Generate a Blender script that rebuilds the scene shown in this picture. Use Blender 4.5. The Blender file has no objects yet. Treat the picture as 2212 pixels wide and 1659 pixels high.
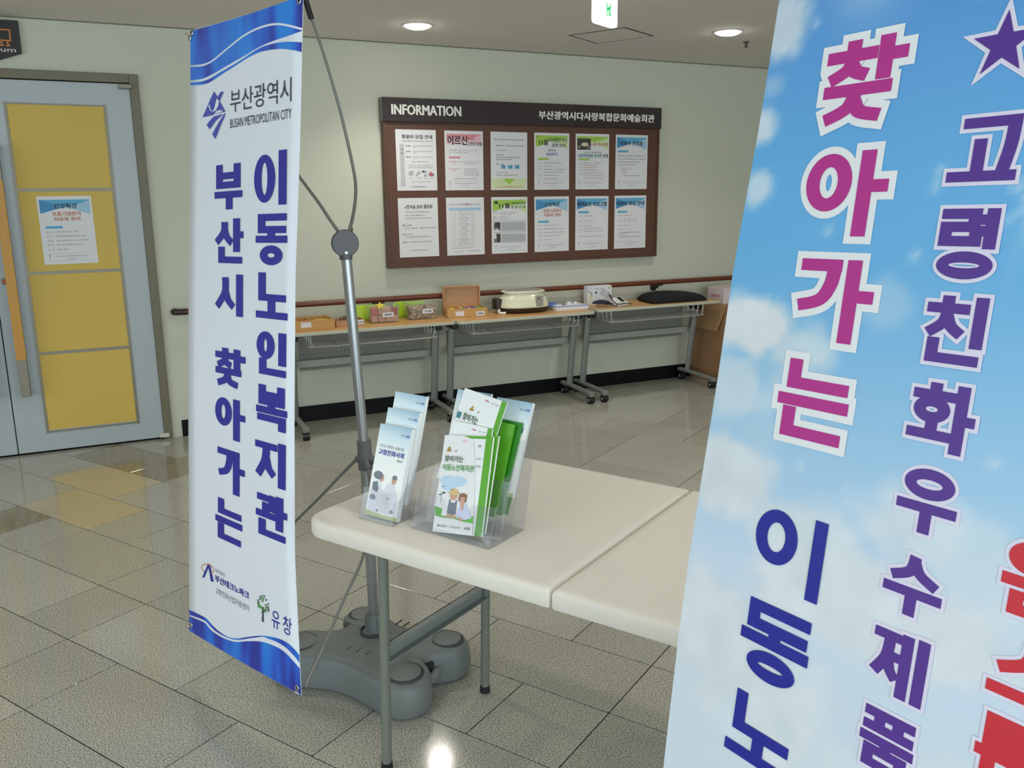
import bpy, math, random
from mathutils import Vector, Matrix
random.seed(7)
SC = bpy.context.scene
COL = SC.collection

# ------------------------------------------------------------------ camera, world, lights, exposure
cd = bpy.data.cameras.new('camera'); cam = bpy.data.objects.new('camera', cd); COL.objects.link(cam)
cd.sensor_width = 36.0; cd.lens = 1851.55 / 2212 * 36.0; cd.clip_start = 0.05
_r = Vector((0.9018980, -0.4318456, -0.0094548)); _u = Vector((0.1016831, 0.1909871, 0.9763117)); _f = Vector((0.4198102, 0.8814949, -0.2161623))
cam.matrix_world = Matrix(((_r.x, _u.x, -_f.x, 0.0), (_r.y, _u.y, -_f.y, -5.71479), (_r.z, _u.z, -_f.z, 1.5), (0, 0, 0, 1)))
SC.camera = cam
SC.view_settings.view_transform = 'Standard'; SC.view_settings.look = 'None'
SC.view_settings.exposure = 0.30; SC.view_settings.gamma = 1.0; SC.view_settings.use_curve_mapping = False
SC.cycles.max_bounces = 8; SC.cycles.transparent_max_bounces = 24; SC.cycles.caustics_reflective = False; SC.cycles.caustics_refractive = False

w = bpy.data.worlds.new('world'); SC.world = w; w.use_nodes = True
w.node_tree.nodes['Background'].inputs[0].default_value = (0.80, 0.92, 1.0, 1); w.node_tree.nodes['Background'].inputs[1].default_value = 0.55

def area(name, loc, rot, sx, sy, power, color):
    l = bpy.data.lights.new(name, 'AREA'); l.shape = 'RECTANGLE'; l.size = sx; l.size_y = sy; l.energy = power; l.color = color
    o = bpy.data.objects.new(name, l); o.location = loc; o.rotation_euler = rot; COL.objects.link(o); return o
# daylight entering by the glazed side of the hall, behind and to the left of the photographer
area('daylight_front', (0.5, -9.3, 1.45), (math.radians(90), 0, 0), 7.0, 2.2, 150, (0.80, 0.92, 1.0))
area('daylight_side', (-5.8, -5.2, 1.45), (math.radians(90), 0, math.radians(-90)), 5.5, 2.2, 80, (0.82, 0.93, 1.0))
DOWNLIGHTS = [(1.832, -0.622), (3.683, -1.166), (2.60, -1.90), (0.35, -2.15), (-1.5, -1.7), (-1.1, -4.2), (1.3, -4.3), (3.4, -3.6), (5.4, -2.4), (5.2, -5.0), (2.9, -6.3), (0.4, -6.6)]  # seen lamps first, then extra ones added out of view for their light
CEIL = 2.478

# ------------------------------------------------------------------ materials
def lin(c):
    out = []
    for v in c:
        v = v / 255.0
        out.append(v / 12.92 if v <= 0.04045 else ((v + 0.055) / 1.055) ** 2.4)
    return out
MATS = {}
def mat(name, col, rough=0.5, metal=0.0, spec=0.5, coat=0.0, noise=None, emit=None, es=0.0, alpha=None, trans=0.0):
    """noise = (scale, amount, detail): slight procedural variation of the colour."""
    if name in MATS: return MATS[name]
    m = bpy.data.materials.new(name); m.use_nodes = True; MATS[name] = m
    nt = m.node_tree; b = nt.nodes['Principled BSDF']
    c = lin(col) + [1]
    b.inputs['Base Color'].default_value = c
    b.inputs['Roughness'].default_value = rough; b.inputs['Metallic'].default_value = metal
    b.inputs['Specular IOR Level'].default_value = spec; b.inputs['Coat Weight'].default_value = coat; b.inputs['Coat Roughness'].default_value = 0.1
    b.inputs['Transmission Weight'].default_value = trans
    if noise:
        sc, am, det = noise
        tc = nt.nodes.new('ShaderNodeTexCoord'); n = nt.nodes.new('ShaderNodeTexNoise'); n.inputs['Scale'].default_value = sc; n.inputs['Detail'].default_value = det
        mx = nt.nodes.new('ShaderNodeMix'); mx.data_type = 'RGBA'
        mx.inputs[6].default_value = [v * (1 - am) for v in c[:3]] + [1]; mx.inputs[7].default_value = [min(1, v * (1 + am)) for v in c[:3]] + [1]
        nt.links.new(tc.outputs['Object'], n.inputs['Vector']); nt.links.new(n.outputs['Fac'], mx.inputs[0]); nt.links.new(mx.outputs[2], b.inputs['Base Color'])
    if emit:
        b.inputs['Emission Color'].default_value = lin(emit) + [1]; b.inputs['Emission Strength'].default_value = es
    return m

def wood_mat(name, c1, c2, scale=(1, 14, 14), rough=0.45):
    m = mat(name, c1, rough); nt = m.node_tree; b = nt.nodes['Principled BSDF']
    tc = nt.nodes.new('ShaderNodeTexCoord'); mp = nt.nodes.new('ShaderNodeMapping'); mp.inputs['Scale'].default_value = scale
    n = nt.nodes.new('ShaderNodeTexNoise'); n.inputs['Scale'].default_value = 6; n.inputs['Detail'].default_value = 6; n.inputs['Distortion'].default_value = 0.6
    mx = nt.nodes.new('ShaderNodeMix'); mx.data_type = 'RGBA'; mx.inputs[6].default_value = lin(c1) + [1]; mx.inputs[7].default_value = lin(c2) + [1]
    nt.links.new(tc.outputs['Object'], mp.inputs[0]); nt.links.new(mp.outputs[0], n.inputs['Vector']); nt.links.new(n.outputs['Fac'], mx.inputs[0]); nt.links.new(mx.outputs[2], b.inputs['Base Color'])
    return m

def clear_mat(name, tint, gloss_rough=0.04, body=0.0, bodycol=(200, 205, 210)):
    """thin clear plastic: see-through with a fresnel sheen and, if body > 0, a slight milky body."""
    m = bpy.data.materials.new(name); m.use_nodes = True; MATS[name] = m; nt = m.node_tree; nt.nodes.clear()
    out = nt.nodes.new('ShaderNodeOutputMaterial'); tr = nt.nodes.new('ShaderNodeBsdfTransparent'); tr.inputs[0].default_value = lin(tint) + [1]
    gl = nt.nodes.new('ShaderNodeBsdfGlossy'); gl.inputs['Roughness'].default_value = gloss_rough; gl.inputs[0].default_value = (0.9, 0.95, 1, 1)
    lw = nt.nodes.new('ShaderNodeLayerWeight'); lw.inputs[0].default_value = 0.5; pw = nt.nodes.new('ShaderNodeMath'); pw.operation = 'POWER'; pw.inputs[1].default_value = 3.5; nt.links.new(lw.outputs['Facing'], pw.inputs[0])
    fr = nt.nodes.new('ShaderNodeMath'); fr.operation = 'MULTIPLY_ADD'; fr.inputs[1].default_value = 0.40; fr.inputs[2].default_value = 0.022; nt.links.new(pw.outputs[0], fr.inputs[0])
    mx = nt.nodes.new('ShaderNodeMixShader'); nt.links.new(fr.outputs[0], mx.inputs[0]); nt.links.new(gl.outputs[0], mx.inputs[2])
    if body > 0:
        df = nt.nodes.new('ShaderNodeBsdfDiffuse'); df.inputs[0].default_value = lin(bodycol) + [1]
        m2 = nt.nodes.new('ShaderNodeMixShader'); m2.inputs[0].default_value = body; nt.links.new(tr.outputs[0], m2.inputs[1]); nt.links.new(df.outputs[0], m2.inputs[2]); nt.links.new(m2.outputs[0], mx.inputs[1])
    else: nt.links.new(tr.outputs[0], mx.inputs[1])
    nt.links.new(mx.outputs[0], out.inputs[0]); return m

def granite(name, c_dark, c_light, speck=(70, 66, 58), streak=False):
    m = mat(name, c_light, 0.10, spec=0.5); nt = m.node_tree; b = nt.nodes['Principled BSDF']; L = nt.links
    tc = nt.nodes.new('ShaderNodeTexCoord'); oi = nt.nodes.new('ShaderNodeObjectInfo')
    n1 = nt.nodes.new('ShaderNodeTexNoise'); n1.inputs['Scale'].default_value = 3.0; n1.inputs['Detail'].default_value = 3
    n2 = nt.nodes.new('ShaderNodeTexNoise'); n2.inputs['Scale'].default_value = 210; n2.inputs['Detail'].default_value = 2.5; n2.inputs['Roughness'].default_value = 0.7
    r2 = nt.nodes.new('ShaderNodeValToRGB'); r2.color_ramp.elements[0].position = 0.36; r2.color_ramp.elements[1].position = 0.60
    r2.color_ramp.elements[0].color = lin(speck) + [1]; r2.color_ramp.elements[1].color = lin(c_light) + [1]
    e = r2.color_ramp.elements.new(0.47); e.color = lin(c_dark) + [1]
    L.new(tc.outputs['Object'], n1.inputs['Vector']); L.new(tc.outputs['Object'], n2.inputs['Vector'])
    L.new(n2.outputs['Fac'], r2.inputs[0])
    hsv = nt.nodes.new('ShaderNodeHueSaturation')
    ma = nt.nodes.new('ShaderNodeMath'); ma.operation = 'MULTIPLY_ADD'; ma.inputs[1].default_value = 0.09; ma.inputs[2].default_value = 0.955
    L.new(oi.outputs['Random'], ma.inputs[0])
    mb = nt.nodes.new('ShaderNodeMath'); mb.operation = 'MULTIPLY_ADD'; mb.inputs[1].default_value = 0.12; mb.inputs[2].default_value = -0.06
    if streak:
        wv = nt.nodes.new('ShaderNodeTexWave'); wv.inputs['Scale'].default_value = 6; wv.inputs['Distortion'].default_value = 7; wv.inputs['Detail'].default_value = 3; L.new(tc.outputs['Object'], wv.inputs['Vector']); L.new(wv.outputs['Fac'], mb.inputs[0])
    else: L.new(n1.outputs['Fac'], mb.inputs[0])
    ad = nt.nodes.new('ShaderNodeMath'); ad.operation = 'ADD'; L.new(ma.outputs[0], ad.inputs[0]); L.new(mb.outputs[0], ad.inputs[1])
    L.new(ad.outputs[0], hsv.inputs['Value']); L.new(r2.outputs[0], hsv.inputs['Color']); L.new(hsv.outputs[0], b.inputs['Base Color'])
    return m

M = dict(
    wall=mat('wall_paint', (203, 205, 188), 0.85, noise=(2.0, 0.015, 2), spec=0.2),
    ceil=mat('ceiling_paint', (228, 224, 218), 0.9, noise=(60, 0.03, 2), spec=0.1),
    groove=mat('ceiling_groove', (92, 84, 78), 0.9),
    black_base=mat('black_skirting', (9, 9, 11), 0.5, spec=0.2),
    grout=mat('grout', (62, 54, 46), 0.9),
    door_grey=mat('door_enamel', (172, 181, 184), 0.35, spec=0.5),
    frame_olive=mat('door_frame_olive', (112, 107, 86), 0.45),
    yellow=mat('yellow_panel', (208, 178, 84), 0.6, noise=(180, 0.06, 2)),
    steel=mat('brushed_steel', (122, 116, 102), 0.42, 0.8),
    white_metal=mat('pale_metal', (205, 203, 190), 0.35, 0.3),
    orange_wood=wood_mat('orange_wood', (202, 150, 60), (186, 132, 48), (14, 14, 1)),
    rail=wood_mat('red_brown_rail', (116, 62, 40), (92, 44, 28), (1, 16, 16), 0.3),
    rail_dark=mat('dark_bracket', (48, 38, 34), 0.4),
    board_brown=wood_mat('brown_board', (98, 63, 45), (84, 52, 37), (1, 1, 1), 0.5),
    board_dark=mat('dark_header', (44, 33, 34), 0.28, spec=0.5),
    board_side=mat('header_side', (104, 100, 88), 0.4),
    paper=mat('paper', (222, 222, 224), 0.5, spec=0.3),
    ink=mat('dark_ink', (52, 50, 58), 0.7), ink2=mat('soft_ink', (128, 126, 134), 0.7), ink3=mat('faint_ink', (176, 180, 184), 0.7),
    green_ink=mat('dark_green_ink', (58, 88, 66), 0.7), lgreen_ink=mat('green_ink', (86, 158, 78), 0.7),
    blue_ink=mat('blue_ink', (70, 78, 170), 0.7), red_ink=mat('red_ink', (196, 92, 100), 0.7), orange_ink=mat('orange_ink', (196, 120, 80), 0.7), teal_ink=mat('teal_ink', (70, 128, 140), 0.7),
    sky_band=mat('sky_blue_print', (92, 170, 208), 0.6), sky_band2=mat('deep_sky_print', (70, 140, 190), 0.6), cloud_blue=mat('cloud_blue_print', (188, 214, 236), 0.6), pale_blue=mat('pale_blue_print', (160, 196, 222), 0.6),
    lime_band=mat('lime_print', (160, 198, 80), 0.6), lime_pale=mat('pale_lime_print', (206, 220, 172), 0.6),
    pink_band=mat('pink_print', (214, 138, 152), 0.6), pink_pale=mat('pale_pink_print', (228, 186, 194), 0.6),
    grey_block=mat('grey_print', (188, 190, 194), 0.6), photo_dark=mat('photo_dark', (62, 60, 56), 0.6), photo_mid=mat('photo_mid', (120, 118, 112), 0.6), photo_light=mat('photo_light', (212, 206, 170), 0.6),
    white=mat('white_print', (232, 233, 234), 0.55), letter_white=mat('white_lettering', (236, 234, 224), 0.35),
    banner_white=mat('banner_cloth', (226, 231, 238), 0.42, spec=0.4),
    bn_text=mat('banner_blue_text', (42, 36, 150), 0.5), bn_dark=mat('banner_dark_text', (62, 60, 72), 0.5), bn_emblem=mat('banner_emblem_blue', (70, 80, 176), 0.5),
    pink=mat('magenta_text', (184, 40, 140), 0.45), purple=mat('purple_text', (82, 42, 142), 0.45), royal=mat('royal_blue_text', (20, 30, 148), 0.45), red=mat('crimson_text', (206, 32, 48), 0.45), outline=mat('outline_white', (236, 238, 240), 0.45),
    outline2=mat('outline_lilac', (226, 222, 240), 0.45),
    table_white=mat('table_plastic', (222, 217, 206), 0.42, noise=(8, 0.02, 3)), table_side=mat('table_plastic', (232, 225, 212), 0.42),
    leg_grey=mat('grey_powder_coat', (120, 126, 116), 0.42, 0.2), leg_brace=mat('brace_grey', (140, 148, 146), 0.38, 0.3), rubber=mat('black_rubber', (24, 24, 26), 0.6),
    base_plastic=mat('base_plastic', (112, 118, 116), 0.5, noise=(90, 0.03, 2)), base_dark=mat('base_groove', (58, 62, 66), 0.6),
    pole=mat('pole_aluminium', (172, 176, 178), 0.32, 0.75), collar=mat('collar_plastic', (112, 114, 116), 0.5), hubdisc=mat('hub_plastic', (82, 84, 88), 0.45), rod=mat('rod_fibreglass', (118, 118, 110), 0.4), brass=mat('brass', (150, 125, 60), 0.35, 0.8), eyelet=mat('eyelet_metal', (190, 190, 185), 0.25, 0.9),
    beech=wood_mat('beech_laminate', (214, 166, 108), (204, 152, 94), (2, 16, 16), 0.35), edge=mat('table_edge', (188, 188, 168), 0.5),
    tleg=mat('silver_leg', (146, 148, 144), 0.38, 0.4), panel_grey=mat('modesty_grey', (128, 128, 120), 0.5), beam=mat('modesty_beam', (158, 160, 152), 0.45), chrome=mat('chrome_rod', (176, 176, 172), 0.4, 0.5), hole=mat('hole_dark', (40, 40, 40), 0.8), castor=mat('castor_black', (22, 22, 24), 0.4), castor_hub=mat('castor_hub', (150, 150, 150), 0.4),
    boxwood=wood_mat('box_wood', (202, 160, 96), (188, 142, 80), (2, 10, 10), 0.5), boxwood2=wood_mat('lid_wood', (196, 150, 106), (182, 134, 92), (2, 10, 10), 0.5),
    foam_red=mat('foam_red', (206, 84, 96), 0.8), foam_pink=mat('foam_pink', (218, 158, 148), 0.8), foam_wine=mat('foam_wine', (170, 66, 84), 0.8), foam_yellow=mat('foam_yellow', (226, 205, 70), 0.8),
    lid_green=mat('lid_lime', (178, 212, 40), 0.35), bead=mat('bead_tan', (206, 176, 158), 0.6), bead2=mat('bead_brown', (140, 98, 84), 0.6),
    toy_red=mat('toy_red', (205, 50, 45), 0.4), toy_blue=mat('toy_blue', (70, 110, 190), 0.4), toy_yellow=mat('toy_yellow', (240, 220, 40), 0.4), toy_green=mat('toy_green', (100, 180, 50), 0.4), card_yellow=mat('card_yellow', (236, 222, 70), 0.6), card_red=mat('card_red', (196, 88, 74), 0.6),
    cream=mat('cream_plastic', (226, 224, 196), 0.25, coat=0.4), dark_brown=mat('dark_brown_plastic', (50, 38, 34), 0.4), control=mat('control_grey', (150, 148, 140), 0.4), lcd=mat('lcd_green', (118, 120, 100), 0.3),
    box_white=mat('white_carton', (222, 224, 228), 0.6), box_blue=mat('blue_carton', (84, 116, 196), 0.6), navy=mat('navy_fabric', (38, 38, 56), 0.8), black_fab=mat('black_fabric', (22, 20, 26), 0.95, noise=(80, 0.3, 3)), cable=mat('cable_grey', (74, 72, 78), 0.5), device_white=mat('device_white', (228, 228, 226), 0.35),
    cardboard=mat('cardboard', (156, 118, 82), 0.8, noise=(6, 0.06, 4)), cardboard_in=mat('cardboard_inner', (176, 138, 96), 0.8), pinkbox=mat('pink_carton', (214, 198, 200), 0.6),
    leaf_white=mat('leaflet_white', (236, 240, 240), 0.3, spec=0.5), leaf_green=mat('leaflet_green', (92, 168, 42), 0.35), leaf_dgreen=mat('leaflet_deep_green', (38, 128, 24), 0.35), skin=mat('printed_skin', (206, 158, 136), 0.5), hair=mat('printed_grey_hair', (120, 126, 134), 0.5), straw=mat('printed_straw_hat', (214, 186, 130), 0.5), hairb=mat('printed_brown_hair', (146, 104, 84), 0.5), cloth_w=mat('printed_white_cloth', (222, 224, 230), 0.5), cloth_g=mat('printed_grey_cloth', (120, 128, 140), 0.5), cloth_l=mat('printed_lilac_cloth', (196, 204, 228), 0.5), grassp=mat('printed_grass', (96, 176, 70), 0.5), grass_o=mat('printed_olive_grass', (176, 188, 120), 0.5), goldp=mat('printed_gold', (170, 130, 60), 0.5),
    trim_white=mat('downlight_trim', (228, 226, 220), 0.4), sign_black=mat('sign_black', (34, 28, 28), 0.5), sign_orange=mat('sign_orange', (206, 128, 56), 0.5),
    sign_green=mat('exit_green', (30, 180, 100), 0.5, emit=(20, 200, 105), es=0.55), sign_face=mat('exit_face', (250, 255, 250), 0.4, emit=(250, 255, 250), es=1.15),
    lamp=mat('lamp_diffuser', (255, 252, 245), 0.4, emit=(255, 250, 240), es=24.0),
)
M['acrylic'] = clear_mat('clear_acrylic', (249, 249, 250), 0.04, 0.022, (232, 234, 238))
M['tub'] = clear_mat('clear_tub', (248, 250, 246), 0.15, 0.075, (236, 240, 228))
M['t0'] = granite('granite_grey', (158, 156, 144), (190, 189, 177), (100, 97, 90))
M['t1'] = granite('granite_pale', (163, 161, 149), (196, 195, 183), (106, 102, 95))
M['t2'] = granite('granite_sand', (176, 164, 134), (206, 196, 166), (124, 114, 92))
M['t3'] = granite('granite_brown', (134, 126, 102), (155, 147, 122), (102, 96, 76), True)

# banner print: blue with vertical satin bands
def satin(name):
    m = mat(name, (40, 90, 190), 0.4); nt = m.node_tree; b = nt.nodes['Principled BSDF']; L = nt.links
    at = nt.nodes.new('ShaderNodeAttribute'); at.attribute_name = 'puv'
    sp = nt.nodes.new('ShaderNodeSeparateXYZ'); L.new(at.outputs['Vector'], sp.inputs[0])
    mp = nt.nodes.new('ShaderNodeMapping'); mp.inputs['Scale'].default_value = (10.0, 1.8, 1); mp.inputs['Rotation'].default_value = (0, 0, 0.25); L.new(at.outputs['Vector'], mp.inputs[0])
    n = nt.nodes.new('ShaderNodeTexNoise'); n.inputs['Scale'].default_value = 1.25; n.inputs['Detail'].default_value = 1.0; L.new(mp.outputs[0], n.inputs['Vector'])
    r = nt.nodes.new('ShaderNodeValToRGB'); el = r.color_ramp.elements
    el[0].position = 0.38; el[0].color = lin((34, 48, 158)) + [1]; el[1].position = 0.64; el[1].color = lin((28, 132, 226)) + [1]
    e = el.new(0.50); e.color = lin((34, 92, 204)) + [1]
    L.new(n.outputs['Fac'], r.inputs[0]); L.new(r.outputs[0], b.inputs['Base Color']); return m
M['satin'] = satin('satin_blue_print')

# ------------------------------------------------------------------ builders
ROOTM = {}
def thing(name, label, cat, loc=(0, 0, 0), rz=0.0, group=None):
    o = bpy.data.objects.new(name, None); COL.objects.link(o); o.empty_display_size = 0.05
    o.location = loc; o.rotation_euler = (0, 0, rz); o['label'] = label; o['category'] = cat
    if group: o['group'] = group
    ROOTM[o.name] = Matrix.Translation(Vector(loc)) @ Matrix.Rotation(rz, 4, 'Z')
    return o
def tag(o, label, cat, group=None):
    o['label'] = label; o['category'] = cat
    if group: o['group'] = group
    return o
def toproot(o):
    while o.parent: o = o.parent
    return o
class MB:
    def __init__(s): s.v = []; s.f = []; s.at = None
    def add(s, vs, fs, mtx=None):
        k = len(s.v)
        s.v += [tuple(mtx @ Vector(v)) if mtx else tuple(v) for v in vs]; s.f += [tuple(i + k for i in f) for f in fs]; return s
    def box(s, x0, x1, y0, y1, z0, z1, mtx=None):
        return s.add([(x0, y0, z0), (x1, y0, z0), (x1, y1, z0), (x0, y1, z0), (x0, y0, z1), (x1, y0, z1), (x1, y1, z1), (x0, y1, z1)],
                     [(0, 3, 2, 1), (4, 5, 6, 7), (0, 1, 5, 4), (1, 2, 6, 5), (2, 3, 7, 6), (3, 0, 4, 7)], mtx)
    def prism(s, poly, z0, z1, mtx=None):
        n = len(poly); vs = [(x, y, z0) for x, y in poly] + [(x, y, z1) for x, y in poly]
        fs = [tuple(range(n - 1, -1, -1)), tuple(range(n, 2 * n))] + [(i, (i + 1) % n, n + (i + 1) % n, n + i) for i in range(n)]
        return s.add(vs, fs, mtx)
    def rings(s, rings, cap=True, mtx=None):
        n = len(rings[0]); vs = [p for r in rings for p in r]; fs = []
        for k in range(len(rings) - 1):
            for i in range(n): fs.append((k * n + i, k * n + (i + 1) % n, (k + 1) * n + (i + 1) % n, (k + 1) * n + i))
        if cap: fs.append(tuple(range(n - 1, -1, -1))); fs.append(tuple((len(rings) - 1) * n + i for i in range(n)))
        return s.add(vs, fs, mtx)
    def lathe(s, prof, n=20, mtx=None, cap=True):
        return s.rings([[(r * math.cos(2 * math.pi * i / n), r * math.sin(2 * math.pi * i / n), z) for i in range(n)] for r, z in prof], cap, mtx)
    def tube(s, pts, r, n=8, cap=True, rx=None):
        P = [Vector(p) for p in pts]; rings = []
        up = None
        for i, p in enumerate(P):
            t = (P[min(i + 1, len(P) - 1)] - P[max(i - 1, 0)]).normalized()
            if up is None:
                up = Vector((0, 0, 1)) if abs(t.z) < 0.9 else Vector((1, 0, 0))
            a = t.cross(up).normalized(); b = a.cross(t).normalized(); up = b
            rr = r[i] if isinstance(r, (list, tuple)) else r
            ra = rr if rx is None else rx
            rings.append([tuple(p + a * (ra * math.cos(2 * math.pi * k / n)) + b * (rr * math.sin(2 * math.pi * k / n))) for k in range(n)])
        return s.rings(rings, cap)
    def build(s, name, m, parent=None, smooth=False, world=False, bevel=0, kind=None, seg=2):
        me = bpy.data.meshes.new(name)
        vs = s.v
        if world and parent is not None:
            inv = ROOTM[toproot(parent).name].inverted() if toproot(parent).name in ROOTM else Matrix.Identity(4)
            vs = [tuple(inv @ Vector(v)) for v in vs]
        me.from_pydata(vs, [], s.f); me.update()
        if s.at is not None:
            a = me.attributes.new('puv', 'FLOAT_VECTOR', 'POINT')
            for i, c in enumerate(s.at): a.data[i].vector = c
        me.materials.append(M[m] if isinstance(m, str) else m)
        if smooth:
            for p in me.polygons: p.use_smooth = True
            if smooth != 'all':
                try: me.set_sharp_from_angle(angle=math.radians(38))
                except Exception: pass
        o = bpy.data.objects.new(name, me); COL.objects.link(o)
        if parent: o.parent = parent
        if bevel:
            b = o.modifiers.new('bevel', 'BEVEL'); b.width = bevel; b.segments = seg; b.limit_method = 'ANGLE'; b.angle_limit = math.radians(50)
        if kind: o['kind'] = kind
        return o
def cubic(P, n=8):
    """smooth curve through points"""
    P = [Vector(p) for p in P]; out = []
    for i in range(len(P) - 1):
        a, b, c, d = P[max(i - 1, 0)], P[i], P[i + 1], P[min(i + 2, len(P) - 1)]
        for k in range(n):
            t = k / n; out.append(0.5 * ((2 * b) + (c - a) * t + (2 * a - 5 * b + 4 * c - d) * t * t + (3 * b - a - 3 * c + d) * t ** 3))
    out.append(P[-1]); return out
def rrect(x0, x1, y0, y1, r, n=5):
    out = []
    for cx, cy, a0 in ((x1 - r, y0 + r, -90), (x1 - r, y1 - r, 0), (x0 + r, y1 - r, 90), (x0 + r, y0 + r, 180)):
        for k in range(n + 1):
            a = math.radians(a0 + 90 * k / n); out.append((cx + r * math.cos(a), cy + r * math.sin(a)))
    return out
def frame(O, U, V):
    O, U, V = Vector(O), Vector(U).normalized(), Vector(V).normalized(); N = U.cross(V)
    return lambda x, y, l=0.0: O + U * x + V * y + N * l
# ---- lettering: collected here, turned into flat meshes in one go at the end
JOBS = []
def text(parent, name, m, items, pl, lift=0.0008, world=False, kind=None):
    """items: (string, x0, x1, y0, y1, boldness); x0==None keeps nothing, x1 None: natural width from x0"""
    JOBS.append((parent, name, m, items, pl, lift, world))
def poly(parent, name, m, polys, pl, lift=0.0005, world=False):
    mb = MB()
    for i_, P in enumerate(polys): mb.add([tuple(pl(x, y, lift + min(i_, 12) * .00005)) for x, y in P], [tuple(range(len(P)))])
    return mb.build(name, m, parent, world=world)
def ell(cx, cy, rx, ry, n=18, a0=0, a1=360):
    return [(cx + rx * math.cos(math.radians(a0 + (a1 - a0) * k / n)), cy + ry * math.sin(math.radians(a0 + (a1 - a0) * k / n))) for k in range(n if a1 - a0 == 360 else n + 1)]
def rect(x0, x1, y0, y1): return [(x0, y0), (x1, y0), (x1, y1), (x0, y1)]
def struct(name, mb, m, **k):
    o = mb.build(name, m, **k); o['kind'] = 'structure'; return o
# ---- bold poster Hangul drawn stroke by stroke: l straight stroke, c curved stroke, o ring (unit box, y up)
GL = {
'찾': 'l.33,1,.33,.90;l.05,.88,.58,.88;c.34,.88,.27,.70,.02,.57;c.33,.76,.40,.66,.57,.60;l.80,.60,.80,1;l.80,.83,1,.83;l.06,.42,.84,.42;c.45,.42,.34,.18,.02,.04;c.44,.26,.54,.12,.83,.05',
'아': 'o.285,.64,.285,.345;l.78,0,.78,1;l.78,.60,1,.60',
'가': 'l.08,1,.50,1;c.50,1,.46,.72,.32,.50,.0,.40;l.78,0,.78,1;l.78,.58,1,.58',
'는': 'l.13,1,.13,.73;l.13,.73,.96,.73;l0,.47,1,.47;l.12,.28,.12,0;l.12,0,.94,0',
'이': 'o.31,.62,.31,.35;l1,0,1,1', '이L': 'o.33,.50,.33,.45;l1,0,1,1',
'동': 'l.09,1,.97,1;l.09,1,.09,.72;l.09,.72,.95,.72;l.5,.72,.5,.50;l0,.50,1,.50;o.5,.185,.36,.195',
'노': 'l.1,1,.1,.45;l.1,.45,.93,.45;l.5,.45,.5,0;l0,0,1,0',
'인': 'o.31,.68,.31,.32;l1,.30,1,1;l.12,.26,.12,0;l.12,0,1,0',
'복': 'l.1,1,.1,.64;l.9,1,.9,.64;l.1,.83,.9,.83;l.1,.64,.9,.64;l.5,.64,.5,.42;l0,.41,1,.41;l.05,.2,.95,.2;l.95,.2,.95,0',
'지': 'l.03,.94,.66,.94;c.36,.94,.30,.55,.0,.12;c.36,.62,.46,.36,.68,.18;l1,0,1,1',
'관': 'l.05,.95,.56,.95;l.56,.95,.54,.72;l.27,.74,.27,.52;l0,.50,.62,.50;l.84,.27,.84,1;l.84,.64,1,.64;l.12,.27,.12,0;l.12,0,.94,0',
'부': 'l.08,1,.08,.55;l.92,1,.92,.55;l.08,.79,.92,.79;l.08,.55,.92,.55;l0,.30,1,.30;l.55,.30,.55,0',
'산': 'c.36,1,.32,.74,.0,.46;c.36,.82,.44,.62,.66,.44;l.86,.30,.86,1;l.86,.66,1,.66;l.22,.26,.22,0;l.22,0,.95,0',
'시': 'c.38,1,.36,.58,.0,.14;c.38,.66,.50,.36,.74,.16;l1,0,1,1',
'고': 'l.18,1,.97,1;c.97,1,.95,.55,.86,.04;l.42,.60,.42,0;l0,0,1,0',
'령': 'l.05,1,.60,1;l.60,1,.60,.80;l.05,.78,.60,.78;l.05,.78,.05,.56;l.05,.54,.66,.54;l.64,.90,.95,.90;l.66,.71,.95,.71;l.95,.50,.95,1;o.52,.19,.45,.20',
'친': 'l.34,1,.34,.90;l.05,.87,.66,.87;c.36,.87,.29,.62,.0,.42;c.36,.74,.46,.56,.68,.42;l1,.30,1,1;l.15,.26,.15,0;l.15,0,.97,0',
'화': 'l.33,1,.33,.92;l.03,.87,.66,.87;o.34,.60,.28,.20;l.34,.40,.34,.20;l0,.18,.72,.18;l.84,0,.84,1;l.84,.50,1,.50',
'우': 'o.5,.765,.42,.235;l0,.38,1,.38;l.52,.38,.52,0',
'수': 'c.48,1,.40,.72,.02,.56;c.48,.90,.62,.70,.98,.54;l0,.34,1,.34;l.5,.34,.5,0',
'제': 'l.03,.95,.46,.95;c.27,.95,.23,.56,.0,.22;c.27,.60,.34,.36,.50,.20;l.46,.60,.66,.60;l.66,.0,.66,.98;l1,0,1,1',
'품': 'l.04,1,.96,1;l.28,1,.28,.72;l.72,1,.72,.72;l.04,.72,.96,.72;l0,.48,1,.48;l.5,.48,.5,.28;l.12,.27,.88,.27;l.12,.27,.12,0;l.88,.27,.88,0;l.12,0,.88,0',
'원': 'o.34,.78,.30,.22;l0,.44,.72,.44;l.36,.44,.36,.26;l.70,.35,.95,.35;l.95,.22,.95,1;l.15,.20,.15,0;l.15,0,.97,0',
'스': 'c.5,1,.42,.62,.02,.40;c.5,.86,.62,.58,.98,.38;l0,0,1,0',
'톱': 'l.1,1,.95,1;l.1,1,.1,.64;l.1,.82,.9,.82;l.1,.64,.95,.64;l.5,.64,.5,.46;l0,.46,1,.46;l.12,.28,.12,0;l.88,.28,.88,0;l.12,.15,.88,.15;l.12,0,.88,0',
}
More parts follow.
